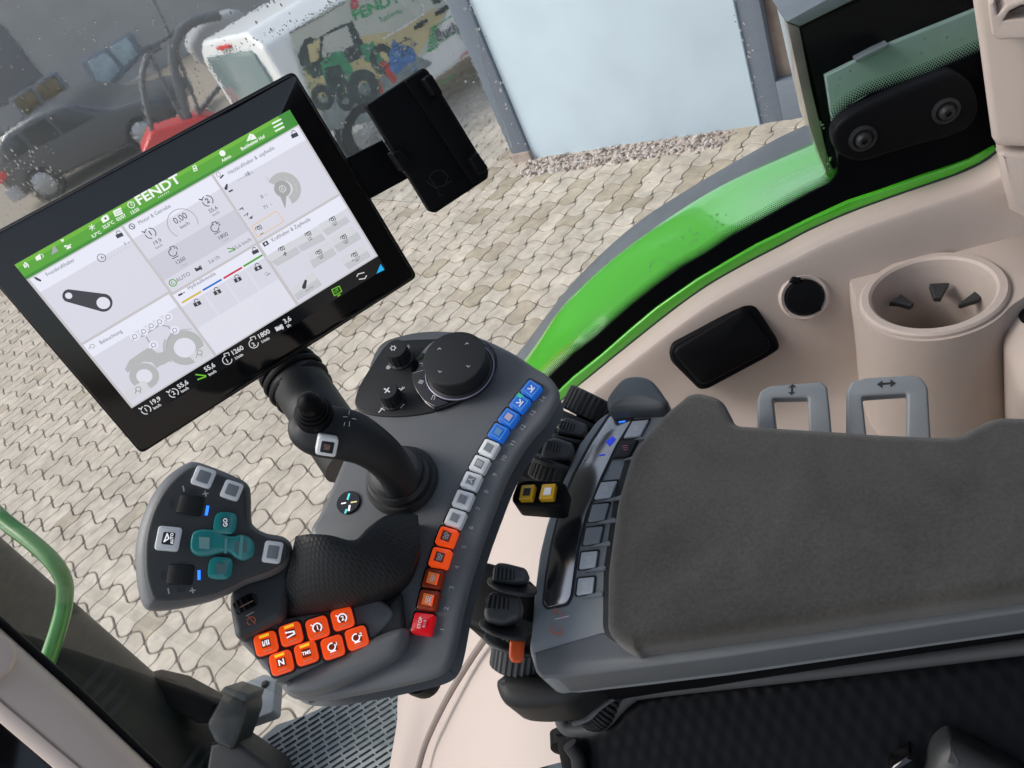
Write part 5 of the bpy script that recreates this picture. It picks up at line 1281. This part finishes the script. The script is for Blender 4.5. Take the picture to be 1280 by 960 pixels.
au = gkey(162, 362, 92, 98, za(-6), m_lite, m_slot, .5); gkey(580, 416, 78, 92, za(-8), m_lite, m_keyin, .6)
ik = Ink(GP, .0056)
x, y = z1([(160, 362)])[0]
ik.line([(x - 5, y + 4), (x - 1, y - 6), (x + 1, y)], 1.5, m_wgl); ik.line([(x - 5, y + 4), (x + 1, y)], 1.5, m_wgl, .0002); ik.text('AUTO', x + 5, y, 3.6, m_wgl, (0, -1), True, .0003)
ik.make('key_print', au)
gkey(390, 300, 92, 94, za(-4), m_teal, None, rc=.005); gkey(370, 480, 96, 92, za(-4), m_teal, None, rc=.005)
slab('grip_rocker', m_teal, MG, GP, z1([(248, 385), (258, 340), (290, 325), (345, 327), (385, 345), (425, 352), (455, 345), (495, 362), (508, 395), (500, 432), (465, 450), (432, 440), (408, 420), (380, 418), (330, 430), (285, 432), (255, 415)]), .0052, -.001, .002, smooth_=True)
ik = Ink(GP, .0056)
ik.poly(z1([(283, 355), (328, 358), (325, 405), (285, 402)]), mat('pale teal window', (.22, .42, .42), var=0)); ik.poly(z1([(428, 375), (475, 378), (472, 418), (428, 415)]), mat('dim teal window', (.10, .19, .2), var=0)); ik.line(z1([(392, 362), (390, 418)]), 3.2, mat('teal ridge', (.12, .38, .38), var=0))
ik.poly(z1([(450, 350), (462, 352), (456, 445), (440, 442)]), mat('teal sheen', (.3, .5, .5), var=0) if False else MATS['teal ridge'], .0002)
ik.poly(z1([(372, 278), (406, 280), (404, 318), (372, 315)]), mat('key window teal', (.06, .13, .15), var=0)); ik.text('GO', *z1([(390, 298)])[0], 5, m_wgl, (0, -1), False, .0003)
ik.poly(z1([(352, 462), (390, 464), (388, 502), (350, 500)]), MATS['dim teal window'])
ik.make('rocker_print', MG)
for (x, y, r_) in ((250, 230, -9), (210, 507, -3)):
    x, y = z1([(x, y)])[0]; u, v = GP.loc(x, y); a = math.radians(za(r_))
    g = Geo(); g.add(*box(GP, u, v, 112 / 3.2 * gk, 90 / 3.2 * gk, -.004, .0013, .003, .0008, a)); wl_ = g.make('wheel_slot', m_slot, MG)
    ax_u = GP.u * math.cos(a) + GP.v * math.sin(a); ax_v = GP.n.cross(ax_u)
    o_ = GP.w(u, v, -.0088) - ax_v * (40 / 3.2 * gk)
    W_ = 80 / 3.2 * gk
    V_, F_ = lathegeo(o_, ax_v, [(.0118, 0), (.0125, .0006), (.0125, W_ - .0006), (.0118, W_)], 40); build('scroll_wheel', V_, F_, m_char, MG, ang=25)
ik = Ink(GP, .0018)
for (x, y) in ((316, 250), (284, 508)): x, y = z1([(x, y)])[0]; ik.line([(x + (1 if y < 650 else 0), y - 5), (x - (1 if y < 650 else 0), y + 5)], 3.6, m_bled); ik.make('status_led', MG); ik = Ink(GP, .0018)
for (x, y, p) in ((222, 162, 0), (310, 183, 1), (162, 572, 0), (258, 570, 1)):
    x, y = z1([(x, y)])[0]; ik.line([(x - .6, y - 3), (x + .6, y + 3)], 1.8, m_icon)
    if p: ik.line([(x - 3.2, y + .4), (x + 3.2, y - .4)], 1.8, m_icon, .0001)
for (x, y) in ((178, 222), (140, 508)):
    for d in (-3, 0, 3): xx, yy = z1([(x + d * 2, y)])[0]; ik.line([(xx + .5, yy - 5), (xx - .5, yy + 5)], .5, m_slot)
for (x, y) in ((212, 568), (262, 172)):
    for d in (-3, 0, 3): xx, yy = z1([(x, y + d * 2)])[0]; ik.line([(xx - 5, yy), (xx + 5, yy)], .5, m_slot)
ik.make('grip_print', MG)
# palm rest
A = [((672, 352), .492), ((724, 345), .490), ((810, 352), .49), ((905, 372), .495), ((960, 322), .502), ((1030, 272), .512), ((1100, 262), .522), ((1160, 268), .53)]
B = [((604, 694), .508), ((680, 680), .504), ((770, 660), .502), ((870, 635), .500), ((970, 605), .500), ((1060, 568), .502), ((1132, 500), .507), ((1170, 400), .516)]
A_ = [P(*z1([p])[0], d) for p, d in A]; B_ = [P(*z1([p])[0], d) for p, d in B]
gn2 = (gn * .75 + UP * .45).normalized()
V_, F_ = archgeo(A_, B_, [.003, .009, .013, .013, .011, .009, .006, .003], gn2, 14, .42, .03)
build('palm_rest', V_, F_, m_grip, MG, ang=55)
slab('neck', m_face, MG, PL(P(330, 720, .50), gn2, RT), z1([(404, 572), (470, 530), (580, 500), (660, 430), (664, 385), (700, 400), (640, 560), (620, 680), (560, 705), (446, 762), (424, 748), (405, 640)]), 0, -.03, .005, rc=.004)
OPn = (-cv(390, 790).normalized() * .93 + UP * .25).normalized()
OP = PL(P(390, 790, .498), OPn, (340, 810), (440, 780))
slab('key_plate', m_grey, MG, OP, z1([(438, 766), (460, 750), (610, 685), (740, 654), (860, 625), (985, 597), (1015, 606), (1070, 655), (1062, 685), (1030, 725), (980, 768), (900, 806), (760, 868), (610, 938), (590, 940), (560, 900), (500, 830)]), 0, -.022, .003, rc=.003, rb=.003)
rw = slab('wheel_slot', m_slot, MG, PL(P(330, 720, .50), gn2, RT), z1([(428, 640), (440, 615), (500, 583), (512, 590), (516, 620), (505, 640), (455, 662), (437, 656)]), .0012, -.01, .0006, rc=.002)
wp = PL(P(330, 720, .50), gn2, (295, 760), (322, 746)); u, v = wp.loc(307, 755)
V_, F_ = lathegeo(wp.w(u, v, -.0058) - wp.v * .0042, wp.v, [(.0085, 0), (.009, .0006), (.009, .0078), (.0085, .0084)], 40, ribs=16, ribd=.0007, ribr=(1, 2)); tw = build('thumb_wheel', V_, F_, m_black, MG, ang=25)
ik = Ink(wp, .0036); ik.line([(300, 759), (316, 751)], 1.6, mat('bronze stripe', (.28, .17, .10), var=0)); ik.make('wheel_stripe', tw)
ik = Ink(wp, .0018); ik.ring(314, 776, 5, 1.2, m_oraP, -70, 150); ik.ring(314, 776, 5, 1.2, m_oraP, 165, 240); ik.line([(309, 769), (319, 780)], .9, m_oraP); ik.line([(308, 770), (317, 765)], 1.0, m_icon, .0001); ik.make('wheel_icon', MG)
okeys = [(550, 781, 'I/II', 1), (650, 743, '>', 1), (757, 719, '1', 0), (857, 681, '2', 0), (612, 858, 'N', 1), (712, 820, 'TMS', 1), (818, 796, 'e1', 0), (915, 759, 'e2', 0)]
ok_ = OP.sc(390, 790)
wa = Vector(OP.loc(*z1([(857, 681)])[0])) - Vector(OP.loc(*z1([(550, 781)])[0])); wang = math.atan2(wa.y, wa.x)
for (x, y, t, led) in okeys:
    x, y = z1([(x, y)])[0]; u, v = OP.loc(x, y, .004)
    g = Geo(); g.add(*box(OP, u, v + .0, 33 * ok_, 32 * ok_, -.004, .0008, .004, .0004, wang)); g.make('key_well', m_slot, MG)
    kk = key(OP, x, y, 27.6 * ok_, 26.8 * ok_, wang, m_oraK, -.003, .0045, .0032, MG, 'shift_key', label='orange key marked ' + {'>': 'with a range bracket', '1': 'with speed dial 1', '2': 'with speed dial 2', 'e1': 'with engine symbol 1', 'e2': 'with engine symbol 2'}.get(t, t))
    ik = Ink(OP, .0048); dpx = (31, -10.2)
    ik.poly([(x - 6, y - 4), (x + 5, y - 7), (x + 7, y + 3.2), (x - 4, y + 6.6)], m_oraD if t not in ('I/II',) else m_oraD)
    if led: ik.line([(x - 7, y - 7.5), (x + 3, y - 11)], 3.4, m_yelL, .0001)
    ik.line([(x - 3, y + 10.5), (x + 7.5, y + 6.8)], 1.0, mat('pale orange edge', (.75, .4, .25), var=0) if 'pale orange edge' not in MATS else MATS['pale orange edge'], .0001)
    if t in ('I/II', 'N', 'TMS'): ik.text(t, x + .5, y, {'I/II': 6.5, 'N': 7.5, 'TMS': 4.2}[t], m_wgl, dpx, True, .0003)
    elif t == '>': ik.line([(x - 6, y - 1), (x + 4, y - 3), (x + 5, y), (x - 4, y + 5)], 2.0, m_wgl, .0003)
    elif t in '12': ik.ring(x, y, 5.4, 1.8, m_wgl, -60, 235, .0003); ik.text(t, x + .5, y + .2, 5.6, m_wgl, dpx, True, .0004); ik.line([(x - 8, y - 3), (x - 5, y - 2)], 1.4, m_wgl, .0004)
    else: ik.ring(x - 1, y, 4.6, 1.6, m_wgl, 60, 390, .0003); ik.text(t[1], x + 5, y - 4, 4.4, m_wgl, dpx, True, .0004); ik.line([(x - 2.5, y + 6.6), (x + 4, y + 4.4)], 1.4, m_wgl, .0004)
    ik.make('key_print', kk)
slab('support_arm', m_grey, MG, CO, [(352, 850), (400, 822), (440, 806), (480, 788), (506, 784), (494, 816), (440, 845), (400, 862), (365, 866), (352, 860)], .012, -.01, .006, smooth_=True)
slab('stem', m_slot, MG, CO, [(380, 800), (470, 770), (500, 740), (505, 790), (440, 826), (385, 838)], .006, -.01, .003)

# ================================================================ ARMREST
an_ = (UP * .93 - cv(1000, 620).normalized() * .30 ).normalized()
AP = PL(P(1000, 620, .52), an_, (700, 650), (1200, 600))
AR_ = thing('armrest', 'long armrest with warm grey suede pad and blue grey display trim', 'armrest', P(1000, 700, .6))
trim = [(760, 515), (790, 510), (835, 512), (900, 545), (1500, 590), (1500, 733), (1300, 762), (1150, 784), (900, 822), (800, 835), (700, 847), (683, 851), (670, 842), (661, 812), (664, 788), (667, 746), (674, 692), (683, 655), (698, 613), (723, 556), (745, 526)]
slab('trim_base', m_grey2, AR_, AP, trim, -.022, -.055, .0025, rc=.004, seg=4)
TRP = PL(AP.O - AP.n * .022, an_, AP.u)
slab('chamfer_strip', m_trim_shade, AR_, AP, [(666, 815), (710, 802), (754, 789), (800, 814), (880, 806), (1500, 714), (1500, 731), (900, 821), (800, 834), (700, 847), (676, 847), (668, 838)], -.0205, -.05, .0025, rc=.002)  # shaded side of the trim, darkness put into its colour
padp = [(849, 497), (858, 489), (872, 486), (893, 491), (903, 497), (911, 512), (918, 527), (1025, 533), (1100, 538), (1180, 541), (1200, 540), (1222, 526), (1246, 516), (1290, 517), (1560, 528), (1560, 690), (1280, 737), (1120, 760), (960, 784), (880, 795), (800, 806), (791, 811), (776, 803), (763, 794), (756, 783), (757, 711), (769, 626), (787, 563), (815, 528), (835, 508)]
slab('pad', m_fab, AR_, AP, padp, 0, -.026, .009, rc=.006, seg=6)
slab('pad_base', m_char, AR_, AP, [(754, 711), (767, 622), (785, 560), (1500, 580), (1500, 724), (880, 812), (790, 816), (760, 800), (753, 785)], -.0205, -.03, .001, rc=.004)
slab('latch_recess', m_slot, AR_, AP, [(780, 801), (800, 800), (876, 795), (879, 806), (805, 816), (795, 812)], -.0183, -.03, .0005)
dsp = [(763, 519), (787, 518), (790, 524), (770, 556), (750, 598), (732, 642), (721, 684), (713, 745), (708, 754), (684, 759), (680, 754), (684, 720), (690, 684), (703, 630), (718, 595), (740, 554)]
slab('display_frame', m_slot, AR_, TRP, [(761, 516), (789, 515), (793, 524), (773, 557), (753, 599), (735, 643), (724, 685), (716, 746), (710, 757), (682, 762), (677, 755), (681, 719), (687, 683), (700, 629), (715, 593), (737, 552)], .0008, -.002, .0004, rc=.003)
slab('display_strip', m_lcd, AR_, TRP, dsp, .0014, -.002, .0003, rc=.003)
ik = Ink(TRP, .0018)
ik.line([(774, 527.5), (781, 526.5)], 1.6, m_bled); ik.poly([(757, 552), (766, 545), (770, 549), (762, 558)], mat('blue lcd figure', (.01, .02, .25), em=(.02, .05, .8), es=.5, var=0)); ik.line([(749, 569), (756, 568)], 1.6, MATS['blue lcd figure'])
ik.make('display_marks', AR_); ik = Ink(TRP, .0018)
for x, y in ((708, 640), (702, 668), (697, 700)): 0 and ik.line([(x, y), (x + 22, y + 1)], .4, m_char)
ik.line([(694, 774), (711, 770)], 1.0, m_white)
ik.line([(692, 768), (694, 760), (697, 768)], 1.2, m_oraP); ik.line([(702, 765), (703, 764)], 1.2, m_oraP); ik.line([(703, 765), (703, 773)], 1.0, m_oraP); ik.line([(689, 778), (689, 790), (697, 791)], 1.0, m_oraP, 0)
ik.line([(701, 784), (703, 792), (694, 793), (690, 790), (694, 785)], 1.2, m_oraP)
ik.make('trim_icon', AR_)
bl = [(795, 535.5, 0), (781.5, 560.5, 1), (757, 612, 0), (748, 640, 2), (741, 669, 2), (735.3, 699.5, 0), (731.5, 732, 0)]
dirs = []
tk = TRP.sc(750, 640)
m_lkey = mat('light key cap', (.50, .55, .59), rough=.35, var=.04)
for i, (x, y, kd) in enumerate(bl):
    p0 = bl[max(0, i - 1)]; p1 = bl[min(6, i + 1)]; sk_ = (p1[0] - p0[0]) / (p1[1] - p0[1])
    hw, hh = 10.5, 10.5
    q = [(x - hw - sk_ * -hh, y - hh + 1), (x + hw - sk_ * -hh, y - hh - 1), (x + hw - sk_ * hh, y + hh - 1), (x - hw - sk_ * hh, y + hh + 1)]
    q = [(x - hw - sk_ * hh * 1.0, y - hh + 1), (x + hw - sk_ * hh, y - hh - 1), (x + hw + sk_ * hh, y + hh - 1), (x - hw + sk_ * hh, y + hh + 1)]
    cxq, cyq = x, y
    sh = lambda f, q=q, cxq=cxq, cyq=cyq: [(cxq + (a - cxq) * f, cyq + (b - cyq) * f) for a, b in q]
    slab('key_well', m_slot, AR_, TRP, sh(1.18), .0010, -.003, .0004, rc=.002)
    m = {0: m_lkey, 1: m_char, 2: m_grey2}[kd]
    kk = slab('trim_key', m, AR_, TRP, sh(1.0 if kd != 0 else .98), .0030, -.002, .0008, rc=.0012)
    g = Geo(); g.add(*slabgeo(TRP, [TRP.loc(a, b, .002) for a, b in ((x - 4, y + 15), (x + 20, y + 7), (x + 23, y + 10), (x + 22, y + 13))], .003, -.002, .0008)); g.make('finger_ridge', m_grey2, AR_)
    if kd < 2:
        ik = Ink(TRP, .0034)
        mm_ = m_white if kd == 0 else mat('pink print', (.55, .18, .25), var=0)
        for k in range(3): ik.line([(x - 4 + k, y - 3 + k * 2.6), (x + 3 + k * .3, y - 3.6 + k * 2.6)], .8, mm_, k * .0001)
        ik.make('key_print', kk)
slab('front_cap', m_cap, AR_, AP, [(760, 512), (757, 498), (766, 483), (780, 470), (800, 468), (815, 474), (829, 492), (834, 501), (826, 508), (800, 510), (775, 511)], -.008, -.024, .006, smooth_=True, seg=5, dome=.002)
print('APD', [(p, round((AP.hit(*p, -.022) - CAM).dot(FW), 3)) for p in ((720, 560), (700, 620), (660, 720), (655, 800), (735, 505))], [(p, round((CO.hit(*p) - CAM).dot(FW), 3)) for p in ((690, 480), (600, 690), (492, 774))], [(p, round((OP.hit(*p) - CAM).dot(FW), 3)) for p in ((492, 774),)])
# black underside
slab('lower_body', m_black, AR_, AP, [(640, 838), (672, 846), (700, 849), (900, 824), (1500, 735), (1500, 756), (1000, 818), (820, 840), (748, 852), (690, 858), (650, 852)], -.058, -.10, .008, rc=.006)
slab('rounded_housing', m_char, AR_, AP, [(616, 852), (622, 843), (636, 836), (666, 842), (700, 846), (740, 838), (737, 852), (721, 866), (706, 876), (688, 880), (660, 882), (636, 880), (623, 872)], -.050, -.09, .010, smooth_=True, seg=5)
# linking body to console
slab('link_body', m_black, AR_, AP, [(575, 742), (590, 705), (606, 700), (648, 712), (672, 735), (662, 800), (640, 806), (600, 790), (580, 780)], -.05, -.09, .006, rc=.005)
slab('link_body', m_black, AR_, AP, [(636, 596), (650, 566), (672, 540), (700, 530), (740, 500), (758, 505), (750, 545), (715, 600), (700, 640), (668, 606)], -.05, -.09, .006, rc=.005)
# thumb wheels and paddles
def wheel(nm, a, b, d, r, ribs, m=m_ctl, dz=0.):
    A = P(*a, d); B = P(*b, d + dz); k = d / FPX; ln = (B - A).length; ax = (B - A).normalized(); r *= k
    V_, F_ = lathegeo(A, ax, [(r * .9, 0), (r, .0015), (r, ln - .0015), (r * .9, ln)], 40, ribs=ribs, ribd=.0011, ribr=(1, 2)); return build(nm, V_, F_, m, AR_, ang=25)
def disc(nm, c, axp, d, r, th, m=m_ctl):
    A = P(*c, d); ax = (P(*axp, d) - A).normalized(); k = d / FPX; r *= k
    V_, F_ = lathegeo(A - ax * th / 2, ax, [(r * .96, 0), (r, th * .3), (r, th * .7), (r * .96, th)], 48); return build(nm, V_, F_, m, AR_)
m_padg = mat('paddle grey', (.085, .09, .096), rough=.5, var=.05)
wheel('ribbed_wheel', (648, 836), (652, 806), .60, 37, 30); disc('wheel_flange', (650, 802), (653, 780), .60, 46, .0035); w4 = wheel('ribbed_wheel', (652, 798), (656, 776), .60, 35, 30)
g = Geo(); op = PL(P(654, 814, .56), -cv(654, 814), RT); g.add(*slabgeo(op, rnd([op.loc(x, y) for x, y in ((637, 801), (645, 798), (656, 801), (655, 824), (651, 829), (640, 828), (636, 821))], .001), .001, -.01, .0025)); g.make('orange_stop', m_orange, AR_)
def paddle(q, ins, d, fl, r):
    pl = PL(P(*q[0], d), -cv(*q[0]) + UP * .4, RT)
    p = slab('paddle', m_padg, AR_, pl, q, 0, -.022, .004, rc=.003, seg=4); slab('paddle_ribs', m_slot, p, pl, ins, .0006, -.004, .0005, rc=.001)
    g = Geo(); (x0, y0), (x1, y1), (x2, y2), (x3, y3) = ins
    for k in range(5):
        t = (k + .5) / 5; a = (lerp(x0, x1, t), lerp(y0, y1, t)); b = (lerp(x3, x2, t), lerp(y3, y2, t)); c1, c2 = Vector(pl.loc(*a)), Vector(pl.loc(*b)); g.add(*tubegeo([pl.w(*c1, .0008), pl.w(*c2, .0008)], .0007, 6))
    g.make('paddle_grip', m_padg, p)
    disc('paddle_disc', fl, (fl[0] + 5, fl[1] - 22), d + .008, r, .003, m_ctl)
paddle([(614, 727), (616, 708), (622, 702), (632, 703), (656, 709), (660, 715), (657, 727), (640, 730)], [(619, 708), (643, 712), (643, 725), (617, 724)], .565, (640, 733), 32)
paddle([(604, 768), (608, 745), (613, 739), (626, 740), (649, 744), (652, 756), (649, 772), (628, 782), (608, 776)], [(610, 743), (636, 748), (636, 762), (606, 760)], .565, (632, 786), 34)
wheel('ribbed_wheel', (687, 604), (697, 576), .66, 30, 28); wheel('ribbed_wheel', (728, 522), (742, 494), .70, 31, 28); disc('wheel_flange', (722, 527), (733, 503), .69, 33, .008)
paddle([(675, 570), (679, 555), (686, 547), (696, 546), (716, 553), (717, 563), (712, 572), (696, 574), (682, 576)], [(684, 550), (701, 555), (699, 566), (680, 562)], .645, (692, 580), 27)
paddle([(695, 541), (698, 530), (706, 520), (715, 521), (734, 530), (733, 541), (726, 545), (708, 542)], [(701, 525), (719, 530), (716, 539), (697, 534)], .665, (708, 548), 26)
g = Geo()
g.add(*tubegeo([Vector(q) for q in spl([tuple(P(x, y, .575)) for x, y in ((604, 602), (611, 622), (613, 650), (608, 675), (596, 697))], 5, False)], .006, 12)); g.make('cable_guide', m_black, AR_)
YB = slab('yellow_key_block', m_black, AR_, PL(P(668, 625, .57), (-cv(668, 625).normalized() + UP * .8 + TD * .0).normalized(), RT), [(640, 620), (646, 604), (655, 600), (700, 600), (708, 606), (703, 632), (697, 634), (644, 630), (640, 626)], 0, -.03, .002, rc=.002)
yp = PL(P(668, 615, .568), (-cv(668, 625).normalized() + UP * .8).normalized(), RT)
for q in ([(651.5, 606), (669, 605), (665, 623.5), (648, 624)], [(677.5, 605), (695, 604), (691.5, 623), (673, 623.5)]):
    kk = slab('yellow_key', m_yelK, YB, yp, q, .004, -.004, .001, rc=.0012)
    cx_, cy_ = sum(a for a, b in q) / 4, sum(b for a, b in q) / 4
    g = Geo(); g.add(*slabgeo(yp, [yp.loc(cx_ + (a - cx_) * .5, cy_ + (b - cy_) * .5, .0042) for a, b in q], .0044, .003, .0001)); g.add(*lathegeo(yp.w(*yp.loc(cx_, cy_, .0045), .0042), yp.n, [(.0013, 0), (.0013, .0005), (.001, .0005)], 14), 1 if cx_ > 672 else 0)
    # the window and mark belong to the key print
    build('key_window', g.V, g.F, [m_slot, m_white], None, fm=g.M) if False else slab('key_frame', m_slot if cx_ < 672 else m_white, YB, yp, [(cx_ + (a - cx_) * .5, cy_ + (b - cy_) * .5) for a, b in q], .0046, .003, .0002)
# release handles behind the pad
hpn = (-cv(1000, 510).normalized() + UP * .55).normalized()
for q, ic, dd in (([(947, 570), (946, 500), (951, 488), (963, 482), (1000, 479), (1026, 477), (1034, 483), (1037, 510), (1042, 570), (1011, 570), (1010, 497), (966, 498), (974, 570)], [(985, 486), (995, 488)], .625), ([(1057, 570), (1058, 490), (1064, 477), (1082, 472), (1140, 468.5), (1152, 472), (1160, 484), (1165, 570), (1133, 570), (1134, 492), (1078, 496), (1086, 570)], [(1098, 480), (1118, 478)], .61)):
    pl = PL(P(q[3][0] + 40, 490, dd), hpn, RT)
    lb = 'narrow grey release handle with a vertical arrow mark' if ic[0][0] < 1000 else 'wide grey release handle with a sideways arrow mark'
    hd_ = slab('release_handle', m_grey2, None, pl, q, 0, -.012, .0022, rc=.0022, seg=4); tag(hd_, lb, 'handle', 'release handles behind the armrest pad')
    ik = Ink(pl, .0003); (x0, y0), (x1, y1) = ic
    if x0 < 1000:
        ik.line([(990, 482), (990, 491)], 2.6, m_slot); ik.poly([(985, 485), (991, 480), (995, 484)], m_slot, .0001); ik.poly([(985, 490), (994, 490), (989, 494)], m_slot, .0001)
    else:
        ik.line([(1101, 480), (1115, 479)], 3, m_slot); ik.poly([(1096, 480.5), (1103, 475.5), (1103, 485.5)], m_slot, .0001); ik.poly([(1120, 479), (1113, 474), (1113, 484)], m_slot, .0001)
    ik.make('arrow_mark', hd_)
# ================================================================ SEAT BASE SHELL + spiral cable
sn = (-LD * .6 + UP * .62 - TD * .1).normalized()
SP2 = PL(P(950, 880, .55), sn, TD)
SB = thing('seat_side_shell', 'black textured plastic shell below the armrest with a raised rounded rim', 'seat shell', P(950, 930, .6))
slab('shell_panel', m_panel, SB, SP2, [(702, 905), (716, 911), (742, 908), (762, 896), (780, 880), (795, 868), (820, 862), (1050, 838), (1500, 785), (1500, 1080), (728, 1030), (712, 960)], 0, -.05, .012, rc=.01, seg=5)
rim = [(700, 884), (704, 899), (715, 906), (738, 905), (757, 895), (773, 877), (789, 863), (816, 856), (1050, 829), (1320, 796), (1500, 775)]
V_, F_ = tubegeo([Vector(q) for q in spl([tuple(SP2.hit(x, y + 7, -.004)) for x, y in rim], 4, False)], .0056, 12); build('shell_rim', V_, F_, m_face, SB)
V_, F_ = tubegeo([SP2.hit(712, 915, -.02), SP2.hit(724, 975, -.02), SP2.hit(728, 1020, -.02)], .012, 12); build('side_edge', V_, F_, m_black, SB)
V_, F_ = lathegeo(SP2.hit(708, 918, -.03), -LD, [(.014, 0), (.013, .012), (.006, .014), (.0001, .014)], 24); build('side_bolt', V_, F_, m_black, SB)
slab('belt_buckle', m_gloss, SB, SP2, [(1110, 958), (1130, 946), (1138, 940), (1142, 950), (1125, 966), (1110, 975)], .02, .0, .004, rc=.004)
slab('seat_corner', m_ctl, SB, SP2, [(1160, 975), (1168, 945), (1185, 930), (1200, 934), (1240, 955), (1290, 985), (1290, 1030), (1160, 1030)], .03, 0, .012, smooth_=True)
pts = []; a, b = P(728, 900, .60), P(772, 850, .60); ax = (b - a).normalized(); s1 = ax.cross(FW).normalized(); s2 = ax.cross(s1)
for i in range(220):
    t = i / 219; an2 = t * 2 * PI * 13; pts.append(a.lerp(b, t) + (s1 * math.cos(an2) + s2 * math.sin(an2)) * .0085 + DN * .012 * math.sin(t * PI))
V_, F_ = tubegeo(pts, .0019, 8); o = build('spiral_cable', V_, F_, m_char, None); tag(o, 'coiled black cable tucked between armrest and seat shell', 'cable')
V_, F_ = tubegeo([Vector(q) for q in spl([tuple(P(x, y, d)) for x, y, d in ((715, 905, .585), (735, 898, .585), (750, 884, .585), (775, 868, .59), (800, 862, .60))], 6, False)], .0022, 8); o = build('thin_cable', V_, F_, m_grey, None); tag(o, 'thin plain grey cable looping beside the coiled one', 'cable')
V_, F_ = tubegeo([P(712, 930, .60), P(722, 945, .6), P(728, 985, .6)], .006, 10); o = build('pleated_hose', V_, F_, m_char, None); tag(o, 'short dark hose running down along the front edge of the seat shell', 'hose')
# ================================================================ CAMERA / LIGHT
cam = bpy.data.cameras.new('Camera'); co = bpy.data.objects.new('Camera', cam); COL.objects.link(co)
cam.sensor_width = 36; cam.lens = FPX / 1280 * 36; cam.clip_start = .02; cam.clip_end = 500
M = Matrix((( RT.x, -DN.x, -FW.x, CAM.x), (RT.y, -DN.y, -FW.y, CAM.y), (RT.z, -DN.z, -FW.z, CAM.z), (0, 0, 0, 1)))
co.matrix_world = M; S.camera = co
w = bpy.data.worlds.new('World'); S.world = w; w.use_nodes = True; nt = w.node_tree
sk = nt.nodes.new('ShaderNodeTexSky'); sk.sky_type = 'NISHITA'; sk.sun_disc = False
el, az = math.radians(46), math.radians(SUNAZ)
sk.sun_elevation = el; sk.sun_rotation = az; sk.dust_density = 3; sk.air_density = 1.0; sk.ozone_density = .8
hs = nt.nodes.new('ShaderNodeHueSaturation'); hs.inputs['Saturation'].default_value = .62; hs.inputs['Value'].default_value = 1.35; nt.links.new(sk.outputs[0], hs.inputs['Color']); nt.links.new(hs.outputs[0], nt.nodes['Background'].inputs[0]); nt.nodes['Background'].inputs[1].default_value = SKY
sd = Vector((math.sin(az) * math.cos(el), math.cos(az) * math.cos(el), math.sin(el)))
ld = bpy.data.lights.new('Sun', 'SUN'); ld.energy = SUN; ld.angle = math.radians(25); ld.color = (1, .96, .9)
lo = bpy.data.objects.new('Sun', ld); COL.objects.link(lo); lo.rotation_euler = sd.to_track_quat('Z', 'Y').to_euler()
S.view_settings.view_transform = 'Standard'; S.view_settings.look = 'None'; S.view_settings.exposure = EXPO
S.cycles.max_bounces = 10; S.cycles.transparent_max_bounces = 12
